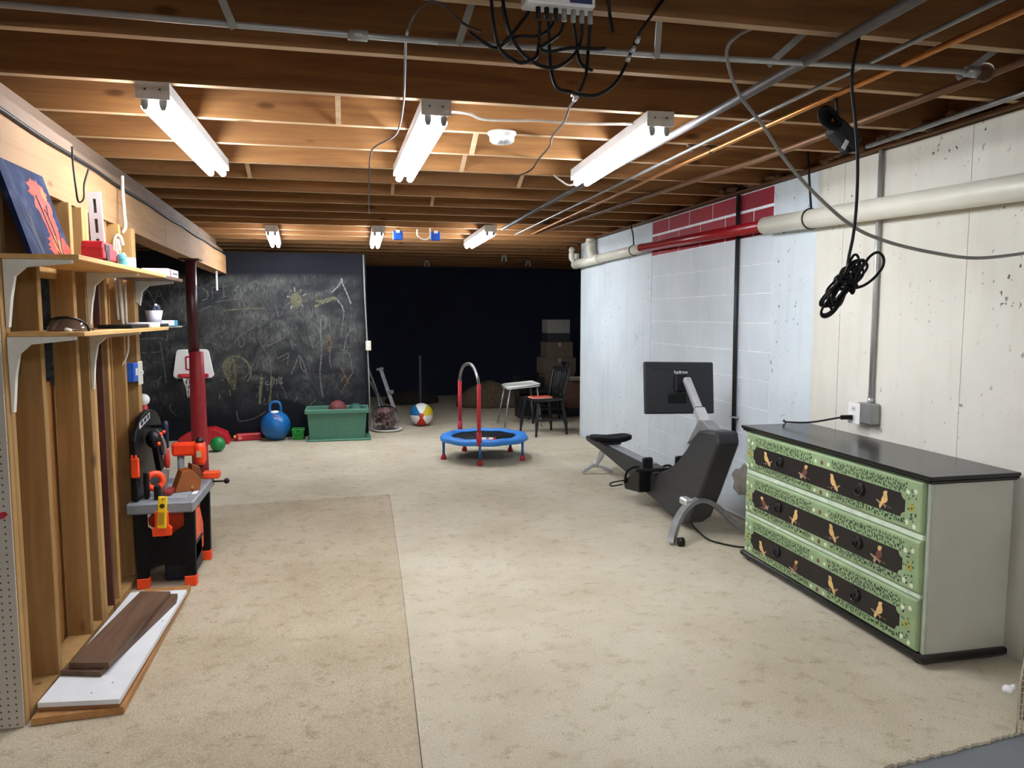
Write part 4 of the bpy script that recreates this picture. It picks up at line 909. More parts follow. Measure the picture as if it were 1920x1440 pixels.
# ================================================================== FAR TOYS
# hopper ball
hbc = Vector((-0.865, 9.36, 0.178))
hp = thing('hopper_ball', 'blue hopper ball with a loop handle and a face sticker', 'ball', (hbc.x, hbc.y, 0))
MB().sphere(hbc, 0.178, 32, 20).build('ball', BLUEBALL, hp, world=True)
MB().tube([(hbc.x - .055, hbc.y, .325), (hbc.x - .065, hbc.y, .39), (hbc.x - .05, hbc.y, .45), (hbc.x, hbc.y, .465), (hbc.x + .05, hbc.y, .45), (hbc.x + .065, hbc.y, .39), (hbc.x + .055, hbc.y, .325)], .0165, 10, 4).build('handle', BLUEBALL, hp, world=True)
def on_ball(c, r, px, py, s, name, mat, parent, sq=1.0):
    d = (at(px, py, c.y - r) - CAM).normalized(); oc = CAM - c; bq = oc.dot(d); dis = bq * bq - (oc.dot(oc) - r * r); t_ = -bq - math.sqrt(max(dis, 0)); p = CAM + d * t_; nrm = (p - c).normalized()
    Mx = Matrix.Translation(p) @ nrm.to_track_quat('Z', 'Y').to_matrix().to_4x4()
    return MB().lathe([(s, -.004), (s * .9, .002), (s * .3, .0025)], (0, 0, 0), 16).bm_none(Mx, sq).build(name, mat, parent, world=True)
def _bn(s, Mx, sq):
    s.v = [Mx @ Vector((v.x * sq, v.y, v.z)) for v in s.v]; return s
MB.bm_none = _bn
on_ball(hbc, .178, 515, 772, .042, 'eye_sticker', WHITEP, hp, 1.2)
on_ball(hbc, .178, 527, 771, .020, 'eye_sticker', WHITEP, hp)
on_ball(hbc, .178, 517, 780, .017, 'mouth_sticker', REDPL, hp)
# small green basket
gb = thing('green_basket', 'small bright green open basket between the blue ball and the large green bin', 'basket', (-0.61, 9.40, 0))
def tub(x0, x1, y0, y1, z0, z1, tin, th, mat, parent, name):
    mb = MB(); O = [(x0 + tin, y0 + tin, z0), (x1 - tin, y0 + tin, z0), (x1 - tin, y1 - tin, z0), (x0 + tin, y1 - tin, z0), (x0, y0, z1), (x1, y0, z1), (x1, y1, z1), (x0, y1, z1)]
    I = [(x0 + tin + th, y0 + tin + th, z0 + th), (x1 - tin - th, y0 + tin + th, z0 + th), (x1 - tin - th, y1 - tin - th, z0 + th), (x0 + tin + th, y1 - tin - th, z0 + th), (x0 + th, y0 + th, z1), (x1 - th, y0 + th, z1), (x1 - th, y1 - th, z1), (x0 + th, y1 - th, z1)]
    f = [(0, 1, 2, 3), (8, 11, 10, 9)]
    for k in range(4):
        j = (k + 1) % 4; f += [(k, j, j + 4, k + 4), (8 + k, 12 + k, 12 + j, 8 + j), (4 + k, 4 + j, 12 + j, 12 + k)]
    mb.add(O + I, f); return mb.build(name, mat, parent, world=True)
tub(-0.675, -0.53, 9.30, 9.50, 0.0, 0.125, 0.012, 0.006, GREENL, gb, 'tub')
MB().box(-.68, -.525, 9.292, 9.30, .112, .13, .003).build('rim_lip', GREENL, gb, world=True)
MB().tube([(-.64, 9.302, .115), (-.63, 9.285, .085), (-.58, 9.285, .085), (-.565, 9.302, .115)], .008, 8, 4).build('grip', GREENL, gb, world=True)
# big bin
bn = thing('green_bin', 'large dull green storage bin at the foot of the chalkboard', 'bin', (-0.13, 9.3, 0))
tub(-0.485, 0.215, 9.12, 9.50, 0.0, 0.365, 0.03, 0.008, GREENB, bn, 'tub')
for (a, b_, c_, d_) in ((-.51, .24, 9.09, 9.122), (-.51, .24, 9.498, 9.53), (-.51, -.482, 9.122, 9.498), (.212, .24, 9.122, 9.498)):
    MB().box(a, b_, c_, d_, .335, .385, .006).build('rim', GREENB, bn, world=True)
MB().box(-.44, .17, 9.135, 9.15, .205, .222, .004).build('groove_band', plain('bin_groove', '#2c5c4a', 0.6), bn, world=True)
MB().box(-.50, .26, 9.10, 9.53, 0.0, .022, .008).build('base_lip', GREENB, bn, world=True)
one('brown_ball', MB().sphere((-.13, 9.30, .36), .112, 24, 16), plain('brown_ball_rubber', '#6b2f2c', 0.7, noise=0.15, bump=0.3, scale=60), 'reddish brown ball heaped in the green bin', 'ball')
one('dark_green_ball', MB().sphere((.09, 9.31, .335), (.10, .10, .095), 24, 16), plain('dark_green_rubber', '#174d3c', 0.6), 'dark green ball in the right of the green bin', 'ball')
# items under the ball to rest on
one('folded_cloth', MB().box(-.42, .15, 9.16, 9.46, .012, .24, .03, seg=2), plain('dark_cloth', '#28352f', 0.9), 'dark folded cloth filling the green bin under the balls', 'cloth')
# green ball by post, red toys
one('green_ball', MB().sphere((-1.425, 8.70, .082), .082, 24, 16), GREENBALL, 'small shiny green ball right of the red post', 'ball')
rt = thing('red_toy', 'low red wedge shaped toy on the floor behind the red post', 'toy', (-1.7, 9.2, 0))
MB().prism([(-1.95, .02), (-1.93, .085), (-1.77, .175), (-1.55, .185), (-1.42, .125), (-1.38, .02)], 'y', 9.18, 9.42).build('shell', REDPL, rt, world=True, bevel=0.01)
MB().box(-1.955, -1.375, 9.17, 9.43, 0.0, .03, .006).build('base', REDPL, rt, world=True)
rt2 = thing('red_toy', 'long red toy with a yellow nose by the chalkboard, left of the blue ball', 'toy', (-1.25, 9.42, 0))
Mq = Matrix.Translation((-1.20, 9.42, 0)) @ Matrix.Rotation(R(12), 4, 'Z')
MB().box(-.13, .16, -.05, .05, 0, .085, .012, Mq).build('body', REDPL, rt2, world=True)
MB().box(-.165, -.13, -.04, .04, 0, .045, .01, Mq).build('nose', plain('dark_red_plastic', '#8a1a20', 0.5), rt2, world=True)
MB().box(-.16, -.12, -.03, .03, .03, .065, .008, Mq).build('yellow_cap', YELLOW, rt2, world=True)
MB().cyl(Mq @ Vector((-.09, -.056, .04)), Mq @ Vector((-.09, -.045, .04)), .022, seg=14).build('button', plain('pink_plastic', '#d07a70', 0.5), rt2, world=True)
rp_ = thing('red_stand', 'red upright toy with a white knob, behind the workbench by the chalkboard', 'toy', (-2.2, 8.8, 0))
MB().lathe([(.075, 0), (.06, .05), (.05, .3), (.042, .52)], (-2.19, 8.8, 0), 16).build('cone', REDPL, rp_, world=True)
MB().sphere((-2.19, 8.8, .585), .065, 16, 12).build('knob', WHITEP, rp_, world=True)
# basketball hoop on the chalkboard
hp2 = thing('basketball_hoop', 'white toy basketball hoop with red rim on the chalkboard behind the post', 'hoop', (-1.79, 9.5, 0.75))
b_pts = []
for (cx_, cz_, a0) in ((-1.62, 0.80, -90), (-1.665, 1.055, 0), (-1.945, 1.055, 90), (-1.985, 0.80, 180)):
    for i in range(5): b_pts.append((cx_ + .045 * math.cos(R(a0 + 22.5 * i)), cz_ + .045 * math.sin(R(a0 + 22.5 * i))))
MB().prism(b_pts, 'y', 9.515, 9.545).build('backboard', WHITEP, hp2, world=True, bevel=0.006)
sq = [(-1.88, .862), (-1.72, .862), (-1.72, 1.012), (-1.88, 1.012)]
for (p, q_) in zip(sq, sq[1:] + sq[:1]): MB().bar((p[0], 9.5125, p[1]), (q_[0], 9.5125, q_[1]), .016, .004, (0, 1, 0)).build('target_square', REDPL, hp2, world=True)
MB().tube([(-1.80 + .105 * math.cos(2 * pi * k / 24), 9.39 + .105 * math.sin(2 * pi * k / 24), .785) for k in range(24)], .011, 8, closed=True).build('rim', REDPL, hp2, world=True)
MB().box(-1.975, -1.63, 9.49, 9.515, .765, .81, .008).build('rim_bracket', REDPL, hp2, world=True)
net = MB(); NETM = plain('net_white', '#d8d8d6', 0.8)
for k in range(12):
    for dr_ in (1, -1):
        net.tube([(-1.80 + r_ * math.cos(2 * pi * (k + dr_ * j * .5) / 12), 9.39 + r_ * math.sin(2 * pi * (k + dr_ * j * .5) / 12), .78 - .06 * j) for j, r_ in enumerate((.10, .085, .07, .06, .056))], .004, 4)
tag(net.build('net', NETM, hp2, world=True), kind='stuff')
# conduit with switch on the chalkboard edge
ec = thing('board_conduit', 'thin pale conduit with a switch box down the right edge of the chalkboard', 'conduit', (0.25, 9.6, 0))
MB().tube([at(681, 478, 9.52), at(684, 560, 9.52), at(689, 650, 9.52), at(692, 720, 9.52), at(694, 800, 9.52)], .009, 8).build('conduit', plain('pale_conduit', '#8f8f88', 0.6), ec, world=True)
p = at(691, 648, 9.50); MB().box(p.x - .035, p.x + .03, 9.46, 9.53, p.z - .06, p.z + .06, .006).build('switch_box', IVORY, ec, world=True)
MB().box(p.x - .008, p.x + .005, 9.45, 9.46, p.z - .015, p.z + .015, .002).build('switch', WHITEP, ec, world=True)
# clear bag of pink things on a white dish
bg = thing('toy_bag', 'clear plastic tub of pinkish pieces on a white dish, right of the green bin', 'tub', (0.48, 9.80, 0))
MB().lathe([(.13, 0), (.19, .012), (.205, .03), (.195, .032), (.12, .016)], (.49, 9.82, 0), 28).build('dish', WHITEP, bg, world=True)
cont = MB(); random.seed(3)
for i in range(60):
    a = random.uniform(0, 2 * pi); r_ = .125 * math.sqrt(random.random()); z = random.uniform(.05, .27)
    cont.sphere((.47 + r_ * math.cos(a), 9.82 + r_ * math.sin(a), z), (random.uniform(.02, .04), random.uniform(.02, .04), random.uniform(.015, .03)), 8, 6)
tag(cont.build('pieces', plain('pink_pieces', '#8e6a68', 0.6, noise=0.5, scale=14), bg, world=True), kind='stuff')
MB().lathe([(.160, .03), (.168, .12), (.165, .22), (.14, .29), (.09, .315), (.088, .313), (.138, .287), (.162, .22), (.165, .12), (.157, .032)], (.47, 9.82, 0), 28).build('clear_shell', glass('clear_plastic', '#f4f4f4', 0.08), bg, world=True)
# beach ball
bb = thing('beach_ball', 'beach ball with white, blue, yellow and red panels', 'ball', (.972, 10.15, 0))
cB = Vector((.972, 10.15, .157)); axis = (CAM - cB + Vector((-0.1, 0, -1.1))).normalized()
qz = axis.to_track_quat('Z', 'Y').to_matrix().to_4x4()
cols = ['#e8e8e6', '#d8c22c', '#e8e8e6', '#c81f16', '#e8e8e6', '#1a73a8']
up2 = qz.inverted() @ Vector((0, 0, 1)); base_a = math.atan2(up2.y, up2.x)
for k in range(6):
    a0 = base_a - pi / 6 - k * pi / 3; vs = []; fs = []; NA, NB = 6, 14
    for i in range(NB + 1):
        th = pi * i / NB
        for j in range(NA + 1):
            ph = a0 + (pi / 3) * j / NA; vs.append(cB + (qz.to_3x3() @ Vector((math.sin(th) * math.cos(ph), math.sin(th) * math.sin(ph), math.cos(th)))) * .157)
    for i in range(NB):
        for j in range(NA): fs.append((i * (NA + 1) + j, i * (NA + 1) + j + 1, (i + 1) * (NA + 1) + j + 1, (i + 1) * (NA + 1) + j))
    nm = 'bb_' + cols[k][1:]; mt = MATS.get(nm) or plain(nm, cols[k], 0.3, noise=0.02)
    MB().add(vs, fs, True).build('panel', mt, bb, world=True)
MB().lathe([(.032, .1535), (.024, .1575), (.0, .1585)], (0, 0, 0), 18).bm_none(Matrix.Translation(cB) @ qz, 1.0).build('end_disc', MATS['bb_c81f16'], bb, world=True)
# leaning metal frame
mf = thing('folding_frame', 'grey folding metal frame leaning beside the chalkboard edge', 'frame', (.6, 10.5, 0))
FG = plain('frame_grey', '#77797b', 0.5, 0.3)
MB().bar(at(713, 690, 10.75), at(747, 790, 10.45), .05, .03, (0, 1, 0)).build('main_bar', FG, mf, world=True)
MB().tube([at(690, 690, 10.8), at(705, 730, 10.65), at(716, 782, 10.45)], .016, 8).build('side_bar', FG, mf, world=True)
MB().tube([at(694, 715, 10.7), at(712, 755, 10.6), at(735, 783, 10.45)], .010, 8).build('side_bar', FG, mf, world=True)
MB().tube([at(704, 727, 10.62), at(722, 770, 10.5), at(728, 783, 10.42)], .010, 8).build('side_bar', FG, mf, world=True)
MB().bar(at(706, 693, 10.74), at(719, 691, 10.74), .04, .03).build('top_bracket', FG, mf, world=True)
MB().bar(at(729, 735, 10.58), at(738, 735, 10.58), .03, .05).build('clamp', FG, mf, world=True)
one('dark_pole', MB().lathe([(.07, 0), (.07, .015), (.024, .03), (.024, .9), (.02, .91)], (1.06, 11.2, 0), 12), plain('dark_steel', '#2a2b30', 0.5), 'dark upright pole standing behind the beach ball', 'pole')
# heap of rugs
hp3 = MB(); random.seed(21)
def heap(mb, cx, cy, rx, ry, h, seed):
    random.seed(seed); NU, NV = 22, 9; ph = [random.uniform(0, 6) for _ in range(6)]; vs = []; fs = []
    for i in range(NV + 1):
        t_ = i / NV
        for k in range(NU):
            a = 2 * pi * k / NU; rr = math.cos(t_ * pi / 2) ** .7 * (1 + .10 * math.sin(3 * a + ph[0]) + .06 * math.sin(5 * a + ph[1] + t_ * 4)); vs.append((cx + rx * rr * math.cos(a), cy + ry * rr * math.sin(a), h * math.sin(t_ * pi / 2) * (1 + .07 * math.sin(2 * a + ph[2]))))
    for i in range(NV):
        for k in range(NU): fs.append((i * NU + k, i * NU + (k + 1) % NU, (i + 1) * NU + (k + 1) % NU, (i + 1) * NU + k))
    fs.append(list(range(NU))[::-1]); return mb.add(vs, fs, True)
one('rug_heap', heap(MB(), 2.32, 12.2, .52, .4, .40, 5), plain('brown_rug', '#5d503f', 0.95, noise=0.3, bump=0.5), 'tan heap of rugs in the dark, behind the trampoline handle', 'rug')
one('cloth_heap', heap(MB(), 1.05, 12.9, .45, .3, .2, 8), plain('dark_cloth2', '#2a2622', 0.95, noise=0.3), 'low dark heap of cloth far back in the dark room behind the beach ball', 'cloth')
# chairs
def make_chair(label, loc, rz):
    t = thing('wooden_chair', label, 'chair', loc, rz, 'black wooden chairs in the corner')
    BW = plain('black_wood', '#121215', 0.35)
    # local: seat centre at origin, back on +x
    sp_ = [(-.21, -.20), (-.21, .20), (-.12, .225), (.18, .20), (.21, .12), (.21, -.12), (.18, -.20), (-.12, -.225)]
    MB().prism(sp_, 'z', .435, .468).build('seat', BW, t, bevel=.008)
    for (x, y) in ((-.17, -.17), (-.17, .17), (.17, -.16), (.17, .16)):
        MB().tube([(x, y, .44), (x * 1.2, y * 1.2, .22), (x * 1.32, y * 1.25, 0.004)], [.020, .022, .015], 10, 3).build('leg', BW, t)
    MB().bar((-.20, -.19, .2), (.205, -.19, .2), .018, .022).build('stretcher', BW, t); MB().bar((-.20, .19, .2), (.205, .19, .2), .018, .022).build('stretcher', BW, t)
    for y in (-.19, .19): MB().tube([(.18, y * .95, .46), (.22, y, .65), (.27, y * 1.08, .84)], [.018, .017, .013], 8, 3).build('back_post', BW, t)
    for y in (-.115, -.058, 0, .058, .115): MB().tube([(.19, y * .9, .46), (.222, y, .65), (.262, y * 1.05, .80)], .009, 8, 3).build('spindle', BW, t)
    MB().tube([(.262, -.20, .82), (.285, 0, .825), (.262, .20, .82)], .024, 8, 5).build('top_rail', BW, t)
    return t
c0 = make_chair('near black spindle-back wooden chair with an orange book on its seat', (2.43, 9.14, 0), R(14))
c1 = make_chair('black wooden chair behind the near one, beyond the white tray', (2.75, 10.2, 0), R(-6))
bk = thing('orange_book', 'thin orange book lying on the near black chair', 'book', (2.37, 9.08, .468))
Mb = Matrix.Translation((2.36, 9.05, .4695)) @ Matrix.Rotation(R(8), 4, 'Z')
MB().box(-.13, .13, -.09, .09, 0, .004, 0, Mb).build('cover', plain('orange_cover', '#d9532a', 0.5), bk, world=True)
MB().box(-.127, .12, -.087, .087, .004, .016, 0, Mb).build('pages', WHITEP, bk, world=True)
MB().box(-.13, .13, -.09, .09, .016, .02, 0, Mb).build('cover', MATS['orange_cover'], bk, world=True)
wt = thing('white_tray', 'white plastic tray table with thin legs beside the black chairs', 'tray', (2.3, 9.9, 0))
Mt = Matrix.Translation((2.31, 9.95, .53)) @ Matrix.Scale(.8, 4, (1, 0, 0)) @ Matrix.Rotation(R(-4), 4, 'Y')
MB().prism([(-.27, -.16), (-.22, -.22), (.27, -.22), (.27, .22), (-.22, .22), (-.27, .16)], 'z', 0, .02).bm_none(Mt, 1).build('tray', WHITEP, wt, world=True)
MB().tube([Mt @ Vector(p) for p in ((-.27, -.16, .03), (-.22, -.22, .03), (.27, -.22, .03), (.27, .22, .03), (-.22, .22, .03), (-.27, .16, .03))], .016, 8, closed=True).build('tray_lip', WHITEP, wt, world=True)
for (a, b_) in (((-.22, -.18), (-.34, -.24)), ((-.22, .18), (-.34, .24)), ((.24, -.19), (.30, -.24)), ((.24, .19), (.30, .24))):
    MB().tube([(2.31 + a[0] * .8, 9.95 + a[1], .53 + .012 * (a[0] < 0)), (2.31 + b_[0] * .8, 9.95 + b_[1], 0.006)], .012, 8).build('leg', LGREY, wt, world=True)
# boxes in the dark corner
def carton(label, x0, x1, y0, y1, z0, z1, mat, tape=True):
    t = thing('carton', label, 'box', ((x0 + x1) / 2, (y0 + y1) / 2, z0))
    MB().box(x0, x1, y0, y1, z0, z1, .004).build('shell', mat, t, world=True)
    if tape:
        xm = (x0 + x1) / 2; MB().box(xm - .022, xm + .022, y0 - .0012, y0, z1 - .07, z1 - .004).build('tape', plain('tape_tan', '#7d735f', 0.3), t, world=True)
DK = plain('dark_tote', '#15171c', 0.5)
carton('dark tote at the bottom of the stack behind the chairs', 2.92, 3.45, 10.95, 11.4, 0, .36, DK, False)
carton('second carton from the bottom of the dark stack', 2.93, 3.40, 10.95, 11.35, .36, .62, CARDB)
carton('third carton up in the dark stack', 2.90, 3.42, 10.95, 11.35, .62, .86, CARDB)
carton('brown carton with tape, below the black box of the stack', 2.95, 3.37, 10.95, 11.3, .86, 1.10, CARDB)
carton('flat black box in the stack under the topmost pale carton', 2.97, 3.34, 10.98, 11.3, 1.10, 1.235, DK, False)
carton('pale carton on top of the dark stack', 2.97, 3.33, 10.98, 11.3, 1.235, 1.44, plain('pale_card', '#6f6d66', 0.8), False)
carton('black base box under the reddish carton by the white wall end', 3.15, 3.7, 10.6, 11.0 - .06, 0, .13, DK, False)
rc = thing('carton', 'reddish carton with an open white flap by the white wall end', 'box', (3.4, 10.75, .13))
MB().box(3.17, 3.62, 10.6, 10.93, .13, .54, .004).build('shell', plain('red_card', '#5d3d2e', 0.85), rc, world=True)
MB().box(3.17, 3.62, 10.45, 10.6, 0, .006, 0, Matrix.Translation((0, 0, .54)) @ Matrix.Translation((0, 10.6, 0)) @ Matrix.Rotation(R(-25), 4, 'X') @ Matrix.Translation((0, -10.6, 0))).build('flap', WHITEP, rc, world=True)
MB().sphere((3.40, 10.596, .45), (.012, .006, .03), 8, 6).build('tape', WHITEP, rc, world=True)
ct = thing('clear_tote', 'clear storage tub in the dark behind the white tray', 'tub', (2.6, 10.75, .0))
tub(2.42, 2.82, 10.55, 10.9, 0.33, .60, .02, .006, glass('tote_clear', '#c8ccd2', 0.25), ct, 'tub')
MB().box(2.44, 2.80, 10.57, 10.88, 0, .33, .01).build('base_crate', DK, ct, world=True)
# ceiling bits far back
for i, (px, py) in enumerate(((800, 492), (990, 492), (945, 482))):
    p = atz(px, py, 2.37); t = thing('ceiling_hook', ('left', 'right', 'middle')[i] + ' pale bracket on the dark joists of the back room', 'bracket', p, 0, 'pale brackets on the dark joists')
    MB().prism([(-.05, -.06), (-.02, -.06), (-.012, .0), (.012, .0), (.02, -.06), (.05, -.06), (.03, .028), (-.03, .028)], 'y', -.01, .01).build('bracket', plain('pale_bracket', '#9b9890', 0.6), t)

# ================================================================== SHELVES
def shelf(label, x0, x1, y0, y1, z0, z1, group=None):
    t = thing('wall_shelf', label, 'shelf', ((x0 + x1) / 2, (y0 + y1) / 2, z0))
    MB().box(x0, x1, y0, y1, z0, z1, .0015).build('board', SHELFW, t, world=True)
    return t
def bracket(t, y, ztop, ln, dn):
    BR = plain('bracket_white', '#d9d6ca', 0.4, noise=0.03)
    x = SX + .002
    MB().prism([(x, ztop), (x + ln, ztop), (x + ln, ztop - .012), (x + .07, ztop - .028), (x + .035, ztop - .06), (x + .02, ztop - .14), (x + .008, ztop - dn), (x, ztop - dn)], 'y', y - .011, y + .011).build('bracket', BR, t, world=True)
s1 = shelf('upper wooden shelf on the studs, holding the painting and the red toy car', -1.215, -.93, 2.965, 4.30, 1.700, 1.718)
MB().box(-1.20, -.945, 4.302, 4.78, 1.698, 1.716, .0015).build('board', plain('shelf_brown', '#6b5040', 0.6), s1, world=True)
bracket(s1, 2.985, 1.6995, .22, .24); bracket(s1, 3.852, 1.6995, .22, .24); bracket(s1, 4.68, 1.6975, .2, .12)
s2 = shelf('lower wooden shelf on the studs, holding the goggles and flat boxes', -1.215, -.93, 2.985, 4.02, 1.425, 1.441)
MB().box(-1.215, -.93, 4.022, 4.30, 1.425, 1.441, .0015).build('board', SHELFW, s2, world=True)
bracket(s2, 2.985, 1.4245, .22, .27); bracket(s2, 3.85, 1.4245, .22, .27)
MB().box(-1.20, -.95, 4.302, 4.74, 1.433, 1.441, .001).build('thin_board', plain('pale_thin_board', '#8f8a84', .6), s2, world=True)
# painting
def paint_mat():
    mt, nt, b = new_mat('canvas_sky'); N = nt.nodes; L = nt.links
    tc_ = N.new('ShaderNodeTexCoord'); nz = N.new('ShaderNodeTexNoise'); nz.inputs['Scale'].default_value = 7; nz.inputs['Detail'].default_value = 8; nz.inputs['Distortion'].default_value = 1.5
    L.new(tc_.outputs['Object'], nz.inputs['Vector']); rp = N.new('ShaderNodeValToRGB'); e = rp.color_ramp.elements
    e[0].position = .3; e[0].color = lin('#0f1730'); e[1].position = .75; e[1].color = lin('#3c445c'); x = e.new(.5); x.color = lin('#1a2748')
    L.new(nz.outputs['Fac'], rp.inputs['Fac']); L.new(rp.outputs['Color'], b.inputs['Base Color']); b.inputs['Roughness'].default_value = .8; b.inputs['Specular IOR Level'].default_value = .15; return mt
pt = thing('painting', 'blue canvas painting of an orange autumn tree, leaning on the beam above the upper shelf', 'painting', (-1.1, 3.2, 1.718))
pBL = Vector((-1.082, 2.975, 1.7190)); pBR = Vector((-1.082, 3.395, 1.7190))
eu = Vector((0, 1, 0)); evn = Vector((-.102, 0, .345)).normalized(); en = eu.cross(evn).normalized()
if en.x < 0: en = -en
Mc = Matrix((eu, evn, en)).transposed().to_4x4(); Mc.translation = pBL
WC = (pBR - pBL).length + .02
def flat(poly, z0, z1, name, mat): 
    o_ = MB().prism(poly, 'z', z0, z1); o_.v = [Mc @ v for v in o_.v]; return o_.build(name, mat, pt, world=True)
flat([(0, 0), (WC - .02, 0), (WC - .02, .352), (0, .352)], -.018, 0, 'canvas', paint_mat())
FOL = plain('foliage_orange', '#b8331a', 0.8, noise=0.25, scale=25); FOL2 = plain('foliage_light', '#c8602c', 0.8, noise=0.2, scale=25); TRK = plain('trunk_dark', '#2a1a2c', 0.6)
FOL3 = plain('foliage_pink', '#a83a2c', 0.8, noise=0.3, scale=30)
random.seed(5)
def blob(cx, cy, rx, ry, n=40, j=.22):
    return [(cx + rx * (1 + random.uniform(-j, j)) * math.cos(2 * pi * i / n), max(.001, cy + ry * (1 + random.uniform(-j, j)) * math.sin(2 * pi * i / n))) for i in range(n)]
flat(blob(.30, .20, .075, .10), 0, .0005, 'painted_foliage', FOL3); flat(blob(.29, .272, .085, .042), 0, .0007, 'painted_foliage', FOL); flat(blob(.31, .12, .06, .08), 0, .0009, 'painted_foliage', FOL); flat(blob(.31, .05, .105, .055), 0, .0011, 'painted_foliage', FOL)
flat(blob(.30, .05, .045, .04), .0011, .0015, 'painted_foliage', FOL2); flat(blob(.345, .265, .022, .03), .0007, .0012, 'painted_foliage', FOL2)
for q in ([(.30, 0), (.285, .05), (.27, .12), (.265, .19), (.255, .25)], [(.288, .04), (.31, .10), (.305, .17), (.29, .20)], [(.305, .17), (.33, .22)], [(.318, 0), (.325, .05), (.36, .10), (.37, .12)], [(.33, .06), (.35, .07)], [(.298, .01), (.265, .03)]):
    l_ = MB(); P = catmull([Vector((a, b_, .0018)) for a, b_ in q], 4)
    l_.tube(P, .0022, 5); l_.v = [Mc @ Vector((v.x, v.y, v.z)) for v in l_.v]; l_.build('painted_trunk', TRK, pt, world=True)
flat([(.10, .0), (.13, .0), (.12, .10), (.145, .20), (.115, .15), (.09, .22), (.10, .11), (.05, .18), (.09, .08)], 0, .0006, 'painted_shade', plain('shade_blue', '#141b33', 0.8))
one('dark_board', MB().box(-1.40, -1.20, 3.03, 3.042, 1.7185, 1.99, .002), plain('dark_maroon_board', '#2a1012', 0.6), 'dark maroon board standing left of the painting on the upper shelf', 'board')
# slotted rail
sr = thing('slotted_rail', 'white slotted plastic rail standing upright behind the red toy car', 'rail', (-1.05, 3.6, 1.718))
Mr = Matrix.Translation((-1.045, 3.60, 1.718)) @ Matrix.Rotation(R(-2), 4, 'Y')
zs = [0, .045, .115, .14, .20, .225, .285, .315]
for i in range(0, 8, 2): MB().box(-.026, .026, -.008, .008, zs[i], zs[i + 1], 0, Mr).build('rail_bar', WHITEP, sr, world=True)
for i in range(1, 7, 2):
    for s_ in (-1, 1): MB().box(min(s_ * .007, s_ * .026), max(s_ * .007, s_ * .026), -.008, .008, zs[i], zs[i + 1], 0, Mr).build('rail_side', WHITEP, sr, world=True)
    MB().box(-.007, .007, .003, .006, zs[i], zs[i + 1], 0, Mr).build('slot_back', plain('slot_dark', '#5a5148', 0.7), sr, world=True)
# red toy car
cr = thing('toy_car', 'red plastic toy car on the upper shelf in front of the slotted rail', 'toy car', (-1.02, 3.5, 1.718))
Mk = Matrix.Translation((-1.0, 3.47, 1.7185)) @ Matrix.Rotation(R(4), 4, 'Z')
cab = MB().prism([(-.16, .012), (-.16, .055), (-.145, .082), (-.02, .078), (.02, .062), (.13, .058), (.145, .04), (.145, .012)], 'x', -.04, .04)
cab.v = [Mk @ Vector((v.x, v.y, v.z)) for v in cab.v]; cab.build('body', REDPL, cr, world=True, bevel=.006)
MB().box(.0402, .043, -.13, -.055, .042, .070, .001, Mk).build('side_window', DGREY, cr, world=True)
for y in (-.085, .10):
    for x in (-.04, .026):
        MB().cyl(Mk @ Vector((x, y, .026)), Mk @ Vector((x + .018, y, .026)), .0255, seg=18).build('wheel', plain('dark_purple', '#2c2030', 0.5), cr, world=True)
for y in (.03, .055, .08): MB().cyl(Mk @ Vector((-.02, y, .075)), Mk @ Vector((.025, y, .075)), .011, seg=10).build('engine_rib', REDPL, cr, world=True)
one('toy_figure', MB().lathe([(.012, 0), (.018, .02), (.014, .035), (.017, .05), (.008, .066)], (-.985, 3.72, 1.718), 14), plain('cyan_plastic', '#63b8cf', 0.4, noise=0.5, scale=40), 'small cyan toy beside the red car on the upper shelf', 'toy')
one('white_card_box', MB().box(-.995, -.955, 3.79, 3.82, 1.718, 1.768, .002, Matrix.Identity(4)), WHITEP, 'small white box right of the red car on the upper shelf', 'box')
fb = thing('flat_box', 'white and red cardboard box lying at the far end of the upper shelf', 'box', (-1.02, 4.62, 1.7165))
MB().box(-1.10, -.965, 4.50, 4.765, 1.7165, 1.762, .002).build('shell', WHITEP, fb, world=True)
MB().box(-.965, -.9642, 4.555, 4.575, 1.7165, 1.762).build('red_stripe', REDPL, fb, world=True)
MB().box(-.965, -.9642, 4.62, 4.74, 1.736, 1.744).build('print_line', DGREY, fb, world=True)
MB().box(-1.07, -1.02, 4.4993, 4.50, 1.725, 1.755).build('print_mark', DGREY, fb, world=True)
one('thin_box', MB().box(-1.10, -.965, 4.17, 4.49, 1.7185, 1.738, .002), plain('pale_pink_card', '#d9cfc9', 0.6), 'thin pale box lying next to the white and red box on the upper shelf', 'box')
# goggles
gg = thing('safety_goggles', 'dark shiny safety goggles at the near end of the lower shelf', 'goggles', (-1.03, 3.06, 1.441))
lens = MB(); vs = []; fs = []; NU, NV = 20, 7
for i in range(NU + 1):
    u = i / NU; a = pi * u
    for j in range(NV + 1):
        v = j / NV; hgt = (.050 + .006 * -math.cos(a)) * max(0, math.sin(a)) ** .7 * v
        vs.append((-1.018 + .068 * -math.cos(a), 3.03 + .05 * (1 - math.sin(a)) + .018 * v * v, 1.4425 + hgt))
for i in range(NU):
    for j in range(NV): k_ = i * (NV + 1) + j; fs.append((k_, k_ + 1, k_ + NV + 2, k_ + NV + 1))
lens.add(vs, fs, True)
o = lens.build('lens', plain('smoked_lens', '#6b5646', 0.08, noise=0.3, coat=1.0), gg, world=True); md = o.modifiers.new('s', 'SOLIDIFY'); md.thickness = .003
MB().tube([(-1.018 + .070 * -math.cos(pi * i / 14), 3.029 + .05 * (1 - math.sin(pi * i / 14)) + .018, 1.4435 + .051 * abs(math.sin(pi * i / 14)) ** .7) for i in range(15)], .004, 6).build('frame', BLACK, gg, world=True)
